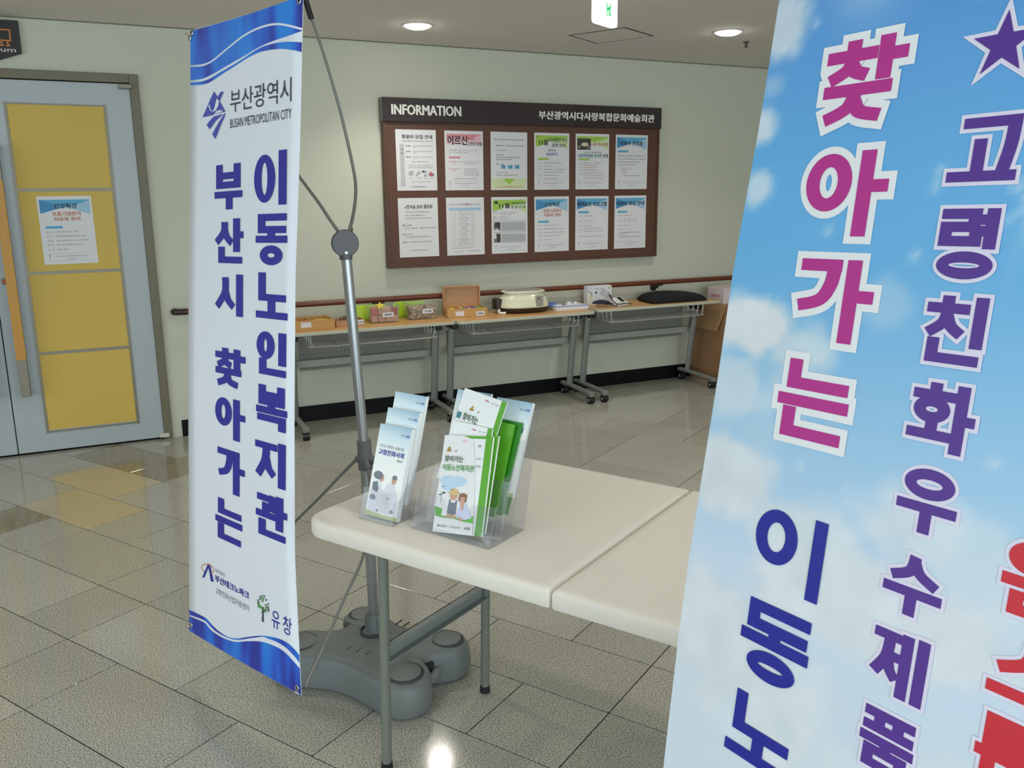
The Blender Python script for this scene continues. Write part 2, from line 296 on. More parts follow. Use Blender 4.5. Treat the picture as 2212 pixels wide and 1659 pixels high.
def glyphs(parent, name, m, items, th, tv, pl, lift, e=0.0):
    """th: width of upright strokes, tv: height of level strokes, e: extra growth all round (outline)"""
    hx, hy = th / 2 + e, tv / 2 + e; lift0 = lift
    for ch, x0, x1, y0, y1 in items:
        ks = 0; mb = MB()
        X = lambda a: x0 + th / 2 + a * (x1 - x0 - th); Y = lambda b: y0 + tv / 2 + b * (y1 - y0 - tv)
        for stt in GL[ch].split(';'):
            lift = lift0 + ks * .00006; ks += 1
            k = stt[0]; n = [float(q) for q in stt[1:].split(',')]
            if k == 'l':
                a, b = Vector((X(n[0]), Y(n[1]))), Vector((X(n[2]), Y(n[3]))); d = (b - a).normalized(); ext = abs(d.x) * hx + abs(d.y) * hy; nn_ = Vector((-d.y * hx, d.x * hy))
                a, b = a - d * ext, b + d * ext
                mb.add([tuple(pl(q.x, q.y, lift)) for q in (a - nn_, b - nn_, b + nn_, a + nn_)], [(0, 1, 2, 3)])
            elif k == 'c':
                P = cubic([(X(n[i]), Y(n[i + 1]), 0) for i in range(0, len(n), 2)], 6); vs = []
                if e: P = [P[0] - (P[1] - P[0]).normalized() * e] + P[1:-1] + [P[-1] + (P[-1] - P[-2]).normalized() * e]
                for i, q in enumerate(P):
                    d = (P[min(i + 1, len(P) - 1)] - P[max(i - 1, 0)]).normalized(); o_ = Vector((-d.y * hx, d.x * hy, 0))
                    vs += [tuple(pl(q.x - o_.x, q.y - o_.y, lift)), tuple(pl(q.x + o_.x, q.y + o_.y, lift))]
                mb.add(vs, [(2 * i, 2 * i + 2, 2 * i + 3, 2 * i + 1) for i in range(len(P) - 1)])
            else:
                W_, H_ = x1 - x0, y1 - y0; cx, cy, rx, ry = x0 + n[0] * W_, y0 + n[1] * H_, n[2] * W_, n[3] * H_; N = 36; vs = []
                for i in range(N):
                    c_, s_ = math.cos(2 * math.pi * i / N), math.sin(2 * math.pi * i / N)
                    vs += [tuple(pl(cx + (rx + e) * c_, cy + (ry + e) * s_, lift)), tuple(pl(cx + max(.0008, rx - th - e) * c_, cy + max(.0008, ry - tv * 1.08 - e) * s_, lift))]
                mb.add(vs, [(2 * i, (2 * i + 2) % (2 * N), (2 * i + 3) % (2 * N), 2 * i + 1) for i in range(N)])
        mb.build(name, m, parent, world=True)

# ================================================================== THE SETTING
XA, XB, YA = -6.0, 7.5, -9.5
TH = math.radians(31.355); AD = Vector((math.sin(TH), -math.cos(TH), 0)); BD = Vector((math.cos(TH), math.sin(TH), 0))
TA, TB = 0.2988, 0.3072
fl = MB().box(XA, XB, YA, 0.0, -0.12, -0.004).box(XA, XB, 0.0, .15, -.12, .0)
floor = struct('floor', fl, 'grout')
def cam_px(p):
    d = Vector(p) - Vector((0, -5.71479, 1.5)); z = d.dot(_f)
    return (1106 + 1851.55 * d.dot(_r) / z, 829.5 - 1851.55 * d.dot(_u) / z) if z > 0.05 else None
def clip(poly, n, c):
    out = []
    for i in range(len(poly)):
        a, b = poly[i], poly[(i + 1) % len(poly)]; da, db = a[0] * n[0] + a[1] * n[1] - c, b[0] * n[0] + b[1] * n[1] - c
        if da <= 0: out.append(a)
        if (da < 0 < db) or (db < 0 < da):
            t = da / (da - db); out.append((a[0] + (b[0] - a[0]) * t, a[1] + (b[1] - a[1]) * t))
    return out
grid = {}; tiles = []
def put(i, j, wi, hj, m):
    if any((i + a, j + b) in grid for a in range(wi) for b in range(hj)): return False
    for a in range(wi):
        for b in range(hj): grid[(i + a, j + b)] = 1
    tiles.append((i, j, wi, hj, m)); return True
for t in [(1, -2, 2, 1, 't2'), (2, -3, 2, 1, 't2'), (2, -1, 1, 2, 't3'), (2, -4, 1, 1, 't3'), (3, -4, 1, 1, 't0'), (4, -4, 2, 1, 't0'), (4, -5, 2, 1, 't1'), (6, -5, 1, 1, 't0'), (6, -4, 1, 1, 't0'), (7, -5, 2, 1, 't1'), (7, -4, 2, 1, 't0'),
          (5, -6, 2, 1, 't0'), (7, -6, 1, 1, 't0'), (8, -6, 2, 1, 't0'), (9, -5, 2, 1, 't0'), (11, -3, 2, 1, 't0'), (12, -2, 1, 1, 't0'), (10, -2, 2, 1, 't1'), (10, -4, 2, 1, 't0'), (12, -4, 1, 1, 't1'), (4, -3, 1, 1, 't0'), (3, -2, 2, 1, 't1'), (0, -3, 2, 1, 't1'), (0, -1, 2, 1, 't3'), (3, -1, 2, 1, 't1')]: put(*t)
rg = random.Random(11)
for i in range(-24, 36):
    for j in range(-36, 26):
        if (i, j) in grid: continue
        c = AD * ((i + .5) * TA) + BD * ((j + .5) * TB)
        if not (XA - .5 < c.x < XB + .5 and YA - .5 < c.y < 0.45): continue
        k = rg.random(); mm = rg.random(); m = 't0' if mm < .6 else 't1'
        for wi, hj in ([(2, 1), (1, 1)] if k < .62 else [(2, 2), (2, 1), (1, 1)] if k < .74 else [(1, 2), (1, 1)] if k < .86 else [(1, 1)]):
            if put(i, j, wi, hj, m): break
singles, rest = [], {k: MB() for k in ('t0', 't1', 't2', 't3')}
for i, j, wi, hj, m in tiles:
    g = 0.0020; a0, a1, b0, b1 = i * TA - .012 + g, (i + wi) * TA - .012 - g, j * TB - .005 + g, (j + hj) * TB - .005 - g
    P = [AD * a + BD * b for a, b in ((a0, b0), (a1, b0), (a1, b1), (a0, b1))]
    Q = [(v.x, v.y) for v in P]
    for n, c in (((0, 1), 0.0), ((0, -1), -YA), ((1, 0), XB), ((-1, 0), -XA)): Q = clip(Q, n, c) if Q else Q
    if len(Q) < 3: continue
    area2 = sum(Q[k][0] * Q[(k + 1) % len(Q)][1] - Q[(k + 1) % len(Q)][0] * Q[k][1] for k in range(len(Q)))
    if area2 < 0: Q = Q[::-1]
    if abs(area2) < 1e-4: continue
    cx, cy = sum(q[0] for q in Q) / len(Q), sum(q[1] for q in Q) / len(Q)
    px = [cam_px((q[0], q[1], 0)) for q in Q + [(cx, cy)]]
    vis = any(p and -60 < p[0] < 2272 and 380 < p[1] < 1760 for p in px)
    if vis: singles.append((Vector((cx, cy, 0)).length if False else (Vector((cx, cy, 0)) - Vector((0, -5.7, 0))).length, Q, m, cx, cy))
    else: rest[m].prism(Q, -0.004, 0.0)
singles.sort(key=lambda s: s[0])
for k, (d, Q, m, cx, cy) in enumerate(singles):
    if k < 290:
        mb = MB(); mb.prism([(x - cx, y - cy) for x, y in Q], -0.004, 0.0)
        o = mb.build('tile', m, floor, bevel=0.0008, seg=1); o.location = (cx, cy, 0)
    else: rest[m].prism(Q, -0.004, 0.0)
for m, mb in rest.items():
    if mb.f: mb.build('tile', m, floor, kind='stuff')

wb = MB(); wb.box(XA, -1.42, 0, .15, 0, CEIL); wb.box(.31, XB, 0, .15, 0, CEIL); wb.box(-1.42, .31, 0, .15, 2.203, CEIL); wb.box(-1.42, .31, .10, .15, 0, 2.203)
wall_back = struct('wall_back', wb, 'wall')
struct('wall_right', MB().box(XB, XB + .15, YA, .15, 0, CEIL), 'wall')
ceil = struct('ceiling', MB().box(XA, XB, YA, .15, CEIL, CEIL + .12), 'ceil')
struct('baseboard_back', MB().box(.372, XB, -.012, 0, 0, .107), 'black_base', bevel=.002)
struct('baseboard_left', MB().box(XA, -1.48, -.012, 0, 0, .107), 'black_base', bevel=.002)
# thin solid strip, coloured dark for the shadow line between ceiling and wall
struct('trim_1', MB().box(XA, XB, -.006, 0, CEIL - .006, CEIL), mat('painted_shadow_line', (120, 120, 108), 0.9))
# door frame
df = MB(); df.box(.262, .312, -.022, .10, 0, 2.203); df.box(-1.47, -1.42, -.022, .10, 0, 2.203); df.box(-1.42, .262, -.022, .10, 2.153, 2.203)
struct('trim_2', df, 'frame_olive', bevel=.003)
def door_leaf(name, x0, x1, px0, px1, handle_x, right):
    d = struct(name, MB().box(x0, x1, -.012, .030, .012, 2.148), 'door_grey', bevel=.003)
    zs = [2.016, 1.550, 1.078, .606, .132]
    ts = MB()
    ts.box(px0 - .014, px0, -.016, -.012, zs[4] - .012, zs[0] + .012); ts.box(px1, px1 + .014, -.016, -.012, zs[4] - .012, zs[0] + .012)
    for z in zs: ts.box(px0, px1, -.016, -.012, z - .009 if z not in (zs[0],) else z, z + .009 if z != zs[4] else z)
    ts.build('panel_trim', 'steel', d)
    for a, b in zip(zs[:-1], zs[1:]):
        MB().box(px0 + .001, px1 - .001, -.0145, -.012, b + .007, a - .007 if a != zs[0] else a).build('panel', 'yellow', d)
    h = MB().box(handle_x - .025, handle_x + .025, -.104, -.070, .372, 1.792).build('pull_handle', 'steel', d, bevel=.002)
    g = MB().box(handle_x - .026, handle_x + .026, -.109, -.1035, .592, 1.60).build('handle_grip', 'orange_wood', h, bevel=.002)
    for z in (.385, 1.775):
        so = MB().box(handle_x - .016, handle_x + .016, -.071, -.011, z - .014, z + .014).build('handle_standoff', 'white_metal', h, bevel=.002)
    return d
d1 = door_leaf('door_1', -.548, .262, -.376, .112, -.462, True)
MB().lathe([(.011, 0), (.011, .006), (.006, .009)], 16, Matrix.Translation((-.499, -.012, 1.04)) @ Matrix.Rotation(math.radians(90), 4, 'X')).build('keyhole', 'toy_red', d1)
MB().lathe([(.020, 0), (.020, .004), (.014, .006)], 18, Matrix.Translation((-.499, -.0121, 1.04)) @ Matrix.Rotation(math.radians(90), 4, 'X')).build('lock_rose', 'steel', d1)
MB().box(.205, .275, -.045, -.012, 2.118, 2.146).build('top_pivot', 'steel', d1, bevel=.003)
MB().box(.235, .292, -.035, -.010, .014, .040).build('bottom_pivot', 'white_metal', d1, bevel=.003)
door_leaf('door_2', -1.372, -.553, -1.22, -.74, -.645, False)

# handrail along the wall
hr = thing('handrail', 'red-brown round wooden handrail running along the wall above the tables', 'handrail', (.385, -.0, .805))
hr_pts = [(.455, -.075, .808), (7.3, -.075, .808)]
MB().tube(hr_pts, .0185, 14).build('rail', 'rail', hr, True, world=True)
MB().tube(cubic([(.395, -.004, .808), (.385, -.045, .808), (.40, -.070, .808), (.425, -.075, .808), (.457, -.075, .808)], 5), .0195, 14).build('end_cap', 'rail_dark', hr, True, world=True)
for bx in (1.69, 3.98, 6.2):
    b = MB(); b.lathe([(.030, 0), (.030, .010), (.018, .014)], 18, Matrix.Translation((bx, 0, .765)) @ Matrix.Rotation(math.radians(90), 4, 'X'))
    b.tube([(bx, -.012, .765), (bx, -.05, .768), (bx, -.073, .785)], .012, 10); b.box(bx - .035, bx + .035, -.088, -.062, .782, .792)
    b.build('bracket', 'rail_dark', hr, True, world=True)

# directional sign over the double door
sg = thing('hanging_sign', 'black pointed sign with an orange screen pictogram above the double door', 'sign', (-.45, -.001, 2.23))
sgp = [(-.63, 2.455), (-.269, 2.455), (-.269, 2.286), (-.45, 2.222), (-.63, 2.286)]
m90 = Matrix(((1, 0, 0, 0), (0, 0, 1, 0), (0, 1, 0, 0), (0, 0, 0, 1)))
MB().prism(sgp[::-1], -.022, -.002, m90).build('board', 'sign_black', sg, world=True, bevel=.001)
plS = frame((0, -.0225, 0), (1, 0, 0), (0, 0, 1))
scr = [rect(-.57, -.312, 2.400, 2.407), rect(-.57, -.312, 2.345, 2.352), rect(-.57, -.563, 2.345, 2.407), rect(-.319, -.312, 2.345, 2.407)]
poly(sg, 'pictogram', 'sign_orange', scr + [ell(x, 2.337, .0055, .006) for x in (-.54, -.51, -.48, -.45, -.42, -.39, -.36, -.33)] + [ell(x, 2.319, .011, .010, 12, 0, 180) for x in (-.54, -.51, -.48, -.45, -.42, -.39, -.36, -.33)], plS, world=True)
text(sg, 'lettering', 'letter_white', [('Auditorium', -.585, -.296, 2.289, 2.313, .01)], plS, world=True)

# ceiling fittings
for k, (x, y) in enumerate(DOWNLIGHTS):
    lab = {0: 'round recessed ceiling downlight in the ceiling above the information board, between banner and exit sign', 1: 'round recessed ceiling downlight beside the large sky-blue banner', 2: 'recessed ceiling downlight just behind the lit exit sign'}.get(k, 'round recessed ceiling downlight in the hall ceiling behind the viewpoint')
    dl = thing('downlight', lab, 'ceiling light', (x, y, CEIL), group='recessed ceiling downlights')
    MB().lathe([(.072, -.0005), (.088, -.0005), (.086, -.006), (.074, -.006)], 32, cap=False).build('trim_ring', 'trim_white', dl, True)
    MB().lathe([(.0735, -.002), (.070, -.012), (.050, -.020), (.001, -.024)], 32).build('diffuser', 'lamp', dl, True)
    l = bpy.data.lights.new('downlight_lamp', 'SPOT'); l.energy = 21 if k else 27; l.color = (1.0, 0.955, 0.86); l.spot_size = math.radians(128); l.spot_blend = 0.75; l.shadow_soft_size = .07
    o = bpy.data.objects.new('downlight_lamp', l); o.parent = dl; o.location = (0, 0, -.045); COL.objects.link(o)
# access hatch
hx = thing('access_hatch', 'square ceiling access hatch outlined by a dark gap behind the exit sign', 'hatch', (3.08, -.76, CEIL - .003))
c = [(2.820, -.672), (3.008, -1.040), (3.335, -.867), (3.147, -.480)]
ctr = Vector((sum(p[0] for p in c) / 4, sum(p[1] for p in c) / 4))
inn = [tuple(ctr + (Vector(p) - ctr) * .93) for p in c]
gr = MB()
for k in range(4):
    gr.prism([c[k], c[(k + 1) % 4], inn[(k + 1) % 4], inn[k]], CEIL - .002, CEIL - .0002)
gr.build('gap', 'groove', hx, world=True)
MB().prism([tuple(ctr + (Vector(p) - ctr) * .925) for p in c], CEIL - .0025, CEIL - .0002).build('panel', 'ceil', hx, world=True)
sp = thing('sprinkler', 'tiny dark sprinkler head in the ceiling by the banner edge', 'sprinkler', (4.04, -.917, CEIL))
MB().lathe([(.022, 0), (.020, -.006), (.008, -.010), (.008, -.03), (.014, -.032), (.014, -.035)], 14).build('head', 'groove', sp, True)
# exit sign: lit panel hanging edge-on from the ceiling
A_, B_ = Vector((1.9704, -2.4095, 2.20)), Vector((2.1295, -2.3198, 2.20)); eu = (B_ - A_).normalized(); en = Vector((-eu.y, eu.x, 0)); wE = (B_ - A_).length
es = thing('exit_sign', 'glowing white exit sign with green running figure hanging from the ceiling', 'exit sign', tuple((A_ + B_) / 2 + Vector((0, 0, CEIL - 2.2))), group=None)
mE = Matrix(((eu.x, 0, en.x, A_.x), (eu.y, 0, en.y, A_.y), (0, 1, 0, 2.20), (0, 0, 0, 1)))
MB().prism(rrect(0, wE, 0, .262, .016), -.012, .012, mE).build('panel', 'sign_face', es, world=True)
MB().prism(rrect(-.002, wE + .002, .262, CEIL - 2.2, .003), -.016, .016, mE).build('housing', 'white_metal', es, world=True)
for sgn in (-1, 1):
    pe = (lambda x, y, l=0.0, sgn=sgn: A_ + eu * x + Vector((0, 0, y)) + en * (sgn * (.0125 + l)))
    poly(es, 'running_figure', 'sign_green', [[(x, y - .022) for x, y in q_] for q_ in ([(.072, .19), (.10, .205), (.118, .18), (.106, .172), (.096, .186), (.084, .178)], ell(.105, .226, .013, .014), [(.075, .20), (.10, .215), (.108, .185), (.088, .155), (.074, .165)],
        [(.088, .155), (.074, .165), (.056, .14), (.035, .145), (.033, .132), (.062, .124)], [(.105, .175), (.130, .165), (.150, .132), (.139, .126), (.120, .152), (.092, .158)])], pe, world=True)
    poly(es, 'door_mark', 'sign_green', [rect(.084, .0925, .037, .090), rect(.113, .1215, .037, .090), [(.0925, .070), (.113, .078), (.113, .066), (.0925, .058)], [(.097, .072), (.106, .072), (.113, .040), (.104, .040)]], pe, world=True)

# ================================================================== INFORMATION BOARD
nb = thing('notice_board', 'large brown wall notice board with black header reading information', 'notice board', (2.87, 0, 1.012))
MB().box(1.776, 3.964, -.048, -.0005, 1.014, 1.99).build('backing', 'board_brown', nb, world=True)
for a in ((1.774, 1.788, -.060, 0, 1.012, 1.98), (3.952, 3.966, -.060, 0, 1.012, 1.98), (1.788, 3.952, -.060, 0, 1.012, 1.026)):
    MB().box(*a).build('frame_rail', 'board_brown', nb, world=True, bevel=.002)
hd = MB().box(1.768, 3.970, -.072, 0, 1.975, 2.128).build('header', 'board_dark', nb, world=True, bevel=.003)
MB().box(1.7665, 1.7685, -.070, -.001, 1.977, 2.126).build('header_end', 'board_side', nb, world=True)
plB = frame((0, -.0725, 0), (1, 0, 0), (0, 0, 1))
text(nb, 'lettering', 'letter_white', [('INFORMATION', 1.832, 2.322, 2.021, 2.084, .045), ('부산광역시다사랑복합문화예술회관', 2.918, 3.902, 2.020, 2.076, .045)], plB, world=True)

class Sheet:
    """a printed sheet: u to the right 0..1, v downwards 0..1"""
    def __init__(s, root, pl, W, H, world=True): s.root, s.pl, s.W, s.H, s.world, s.k = root, pl, W, H, world, 0; s.T = {}
    def P(s, m, polys, name='printed_motif', lift=None):
        s.k += 1
        poly(s.root, name, m, [[(u * s.W, (1 - v) * s.H) for u, v in p] for p in polys], s.pl, (lift or .0003 + .00007 * s.k), s.world)
    def t(s, m, st, u0, u1, v0, v1, b=.0): s.T.setdefault(m, []).append((st, u0 * s.W, u1 * s.W if u1 is not None else None, (1 - v1) * s.H, (1 - v0) * s.H, b))
    def done(s):
        for m, it in s.T.items(): text(s.root, 'lettering', m, it, s.pl, .0016, s.world)
def r(u0, u1, v0, v1): return [(u0, v1), (u1, v1), (u1, v0), (u0, v0)]
FOOT = '문의 다사랑복합문화예술회관 051-000'
def footer(s):
    s.t('ink2', '문의 및 신청 · 복합문화예술회관 1층 안내', .24, .80, .875, .893); s.t('ink2', '시설 관리팀', .42, .60, .918, .936)
    s.P('ink2', [r(.11, .118, .86, .93), r(.10, .13, .865, .875)]); s.P('ink3', [r(.06, .95, .845, .848), r(.06, .95, .95, .953)])
def band_blue(s, top=.05):
    s.P('sky_band', [r(.04, .96, top, top + .13)], 'colour_band'); s.P('pale_blue', [[(.5, top + .13), (.96, top + .01), (.96, top + .23), (.75, top + .19)]], 'colour_band')
    s.P('sky_band2', [[(.04, top + .20), (.04, top), (.30, top + .06), (.38, top + .13)]], 'colour_band'); s.P('paper', [[(.04, top + .21), (.5, top + .11), (.96, top + .22), (.96, top + .26), (.04, top + .26)]], 'colour_band')
def band_green(s, top=.06):
    s.P('lime_band', [r(.04, .96, top, top + .10)], 'colour_band'); s.P('lime_pale', [[(.45, top + .12), (.96, top + .03), (.96, top + .24), (.7, top + .13)]], 'colour_band')
    s.P('lime_band', [[(.04, top + .20), (.04, top + .05), (.4, top + .05), (.30, top + .16)]], 'colour_band')
def lines(s, m, L):
    for st, u0, u1, v in L: s.t(m, st, u0, u1, v, v + .021, .012)

def p_support(s):
    s.t('ink', '후원자 모집 안내', .15, .90, .083, .150, .03); lines(s, 'ink', [('다사랑과 함께하는 든든한 동반자가 되어주세요', .14, .92, .178)])
    s.P('grey_block', [r(.09, .20, .235, .93)]); s.t('ink', '후원', .12, .17, .31, .335, .02); s.t('ink', '종류', .12, .17, .37, .395, .02)
    for v, a, b in ((.255, '정기후원', '매월 일정 금액을 정기적으로 후원'), (.345, '일시후원', '금액과 시기를 자유롭게 정하여 후원'), (.435, '물품후원', '도서 악기 등 필요한 물품을 후원')):
        s.t('ink', a, .24, .35, v, v + .022, .02); s.t('ink2', b, .42, .90, v, v + .02); s.t('ink2', '합니다', .42, .50, v + .027, v + .045)
    lines(s, 'ink2', [('후원금은 세액공제 혜택이 있습니다', .38, .82, .515), ('후원금은 회관 운영과 문화사업에 쓰입니다', .30, .90, .575), ('자세한 사항은 사무실로 문의하여 주십시오', .30, .90, .610)])
    s.P('ink3', [[(.27, .74), (.32, .67), (.42, .68), (.38, .76)], [(.46, .74), (.54, .67), (.60, .70), (.50, .77)]]); s.P('ink', [r(.68, .735, .68, .765), ell(.655, .685, .035, .016)]); s.P('paper', [r(.688, .727, .69, .752)])
    s.P('red_ink', [[(.80, .765), (.84, .68), (.87, .70), (.92, .765)]]); s.P('ink2', [ell(.81, .735, .02, .03), ell(.905, .735, .02, .028)])
    lines(s, 'ink2', [('계좌', .30, .37, .79), ('전화', .50, .58, .79), ('모바일', .68, .76, .79), ('방문 신청', .82, .93, .79), ('신청서 작성 후 사무실 제출', .34, .82, .845)]); lines(s, 'ink', [('다사랑복합문화예술회관', .33, .72, .925)])
def p_elder(s):
    s.P('pink_band', [r(.05, .96, .055, .13)], 'colour_band'); s.P('pink_pale', [[(.05, .24), (.05, .13), (.96, .13), (.96, .20), (.5, .19)], [(.6, .15), (.96, .06), (.96, .24)]], 'colour_band')
    s.t('photo_dark', '어르신', .08, .58, .085, .235, .05); s.t('red_ink', '봉사단', .60, .78, .11, .155, .03); s.t('ink', '신청자 모집', .60, .96, .185, .245, .03)
    lines(s, 'ink2', [('· 모집기간 : 2014. 11. 1. ~ 11. 30.', .08, .86, .315), ('· 대    상 : 60세 이상 어르신', .08, .60, .352)]); s.P('pink_band', [r(.10, .40, .43, .462)])
    lines(s, 'red_ink', [('공연 봉사단', .10, .38, .505), ('15명', .18, .26, .54), ('안내 봉사단', .10, .38, .63), ('10명', .18, .26, .665)])
    lines(s, 'ink2', [('악기 연주 무용 노래가 가능', .44, .88, .505), ('하신 어르신', .50, .84, .54), ('전시 안내 도우미', .50, .82, .63), ('시설 안내 및 질서 유지', .48, .86, .662), ('도서 정리 및 환경 정비', .46, .88, .695), ('행사 보조 활동', .50, .86, .73), ('자세한 사항은 사무실로 문의', .22, .82, .795)]); footer(s)
def p_lottery(s):
    s.P('lime_pale', [r(.03, .97, .80, .97)], 'colour_band')
    lines(s, 'ink', [('◆ 회관 홍보영상 공모작품 제출 안내 ◆', .10, .90, .120), ('제출기한 : 11월 28일 금요일까지', .14, .90, .225), ('대    상 : 회원 누구나', .14, .44, .305), ('제출 방법 안내', .14, .34, .385), ('사무실 방문 또는 우편으로 제출하여 주시면 됩니다', .14, .80, .425), ('신청서 양식은 사무실에 비치', .14, .56, .462), ('참가 부문', .14, .36, .545)])
    s.P('sky_band', [r(.28, .40, .565, .63), r(.46, .59, .565, .63), r(.65, .78, .565, .63)]); s.t('ink2', '사진', .30, .38, .582, .612, .02); s.t('ink2', '그림', .485, .565, .582, .612, .02); s.t('ink2', '서예', .675, .755, .582, .612, .02)
    lines(s, 'ink', [('시상내역 : 개별 통보', .14, .46, .685), ('발표일자 : 12월 5일 홈페이지 게시', .14, .74, .73)]); s.P('lime_band', [[(.32, .805), (.66, .800), (.50, .90)]]); s.P('red_ink', [r(.12, .90, .945, .952)]); s.t('red_ink', '참여 문의 안내', .42, .62, .925, .945)
def p_concert(s):
    band_green(s, .045); s.P('ink2', [ell(.07, .065, .02, .014)]); s.t('ink', '11월', .14, .38, .115, .215, .04); s.t('green_ink', '다사랑콘서트', .41, .95, .085, .160, .03); s.t('green_ink', '공연 안내', .49, .88, .180, .245, .03)
    s.t('blue_ink', '출연진', .40, .60, .288, .318, .02); s.t('blue_ink', '리브뮤직', .34, .64, .345, .400, .02); s.P('lime_band', [r(.10, .40, .440, .476)])
    lines(s, 'ink2', [('일 시', .10, .20, .515), ('11월 27일 목요일 14:00~15:30', .27, .78, .515), ('장 소', .10, .20, .575), ('1층 대강당', .27, .45, .575), ('내 용', .10, .20, .63), ('클래식과 영화 음악 공연 가요와 함께', .27, .88, .63), ('어르신을 위한 즐거운 음악 여행', .27, .82, .68), ('대 상', .10, .20, .735), ('부산광역시 거주 어르신', .27, .70, .735), ('주 최', .10, .20, .795), ('다사랑복합문화예술회관', .27, .66, .795)]); footer(s)
def p_show(s):
    band_green(s, .045); s.P('photo_dark', [r(.045, .445, .085, .285)], 'photo'); s.P('photo_light', [ell(.27, .19, .11, .035)], 'photo'); s.P('photo_mid', [r(.06, .15, .21, .26), r(.33, .43, .20, .27)], 'photo')
    s.t('orange_ink', '11월 전시사업', .455, .96, .155, .215, .03); s.t('ink2', '찾아가는 이동노인복지관', .26, .76, .318, .345, .015); s.t('teal_ink', '고령친화용품 전시회', .06, .76, .36, .425, .03); s.t('ink', '안내', .81, .96, .36, .425, .03); s.P('lime_band', [r(.10, .41, .440, .476)])
    lines(s, 'ink2', [('일시 :', .12, .21, .525), ('11월 11일 ~ 11월 28일', .24, .76, .51), ('평일 09:00 ~ 18:00', .24, .62, .55), ('장소 :', .12, .21, .592), ('대상 :', .12, .21, .64), ('부산광역시 거주 어르신', .24, .70, .64), ('내용 :', .12, .21, .695), ('고령친화용품 전시 및 체험', .24, .80, .695), ('무료로 누구나 관람하실 수 있습니다', .28, .86, .79)])
    lines(s, 'red_ink', [('1층 전시실 및 로비', .24, .64, .592), ('보조기구 상담 및 시연 매일 오후 2시', .24, .90, .742)]); footer(s)
def p_suggest(s):
    band_blue(s, .045); s.t('ink', '이용자 건의함', .13, .84, .115, .195, .035); s.P('sky_band', [r(.07, .39, .285, .322)])
    lines(s, 'ink', [('회관 이용에 불편한 점이나 좋은 의견을 적어주시면', .06, .93, .375), ('소중한 의견을 반영하여 더욱 좋은 회관으로', .06, .93, .432), ('만들어 가도록 노력 하겠습니다', .06, .76, .49), ('※ 건의함 위치 : 1층 안내 데스크', .06, .62, .54), ('여러분의 많은 이용 바랍니다', .24, .76, .74)])
    lines(s, 'red_ink', [('건의사항 접수', .16, .48, .60), ('월 요일', .20, .36, .64), ('목 요일', .20, .36, .68)]); footer(s)
def p_works(s):
    s.t('ink', '▪전시실 공사 협조문', .17, .86, .115, .178, .03)
    lines(s, 'ink', [('1층 전시실 리모델링 공사로 인하여', .18, .78, .225), ('다소 소음이 발생하오니', .18, .66, .28), ('이용 어르신의 양해 부탁드립니다', .18, .82, .332), ('■ 공사일정', .10, .33, .445), ('2014년 11월 30일 ~ 12월 20일 오후 6시까지', .16, .92, .495), ('■ 공사내용', .10, .33, .598), ('전시실 천장 및 벽체 도색 전기공사 등', .16, .80, .645), ('■ 문의 : 시설관리팀 051-000-0000', .10, .80, .73)]); lines(s, 'ink2', [('다사랑복합문화예술회관', .27, .72, .872)])
def p_table(s):
    s.t('ink2', '2014년 11월 다사랑복합문화예술회관 프로그램', .08, .90, .105, .135, .01); s.t('red_ink', '문화', .50, .58, .095, .13, .02); s.P('pale_blue', [r(.07, .92, .175, .225)]); rr = random.Random(5)
    for k in range(18):
        v = .24 + k * .034; wd = rr.uniform(.08, .16)
        s.t('ink3', '11. %02d' % (3 + k), .13, .24, v, v + .018, .01); s.t('ink2', rr.choice(['노래교실', '생활체조', '서예 문인화', '실버댄스', '컴퓨터 기초반', '영화 상영', '요가 교실', '민요 장구', '하모니카']), .45 - wd, .45 + wd, v, v + .018, .008); s.t('ink3', '%02d:00' % (9 + k % 8), .64, .74, v, v + .018, .01)
    s.t('red_ink', '일정은 회관 사정에 따라 변경될 수 있습니다', .10, .72, .865, .882, .01); s.t('ink2', '신청 문의 1층 안내 데스크', .16, .42, .925, .945, .01); s.t('ink2', '다사랑복합문화예술회관', .56, .88, .92, .94, .01)
def p_cinema(s):
    band_green(s, .05); s.P('photo_dark', [ell(.13, .095, .055, .028), rect(.08, .18, .09, .12)], 'photo'); s.t('ink', '11월', .22, .49, .105, .195, .04); s.t('green_ink', '가마골영화관', .54, .95, .09, .135, .03); s.t('green_ink', '상 영 안 내', .54, .93, .155, .205, .03)
    lines(s, 'ink2', [('■ 일 시 : 11월 12일 수요일 오후 2시', .05, .70, .26), ('11월 26일 수요일 오후 2시', .22, .64, .292), ('■ 장 소 : 1층 대강당', .05, .42, .337), ('■ 대 상 : 이용 어르신 누구나', .05, .52, .377)])
    s.P('grey_block', [r(.05, .95, .415, .43), r(.26, .95, .44, .60), r(.05, .95, .61, .63), r(.26, .95, .65, .81)]); s.P('photo_mid', [r(.06, .24, .44, .60), r(.06, .24, .64, .80)], 'photo'); s.P('photo_dark', [[(.06, .52), (.12, .44), (.24, .44), (.24, .58), (.17, .53)], [(.14, .80), (.24, .80), (.24, .65), (.15, .65)]], 'photo'); s.P('paper', [[(.06, .58), (.15, .56), (.24, .60), (.06, .60)], [(.06, .72), (.06, .64), (.12, .64), (.12, .74)]], 'photo')
    for v in (.455, .48, .505, .53, .555, .575, .665, .69, .715, .74, .765): s.t('ink2', '줄거리 시골 마을에서 벌어지는 가족의 따뜻한 이야기', .29, .92, v, v + .014)
    footer(s)
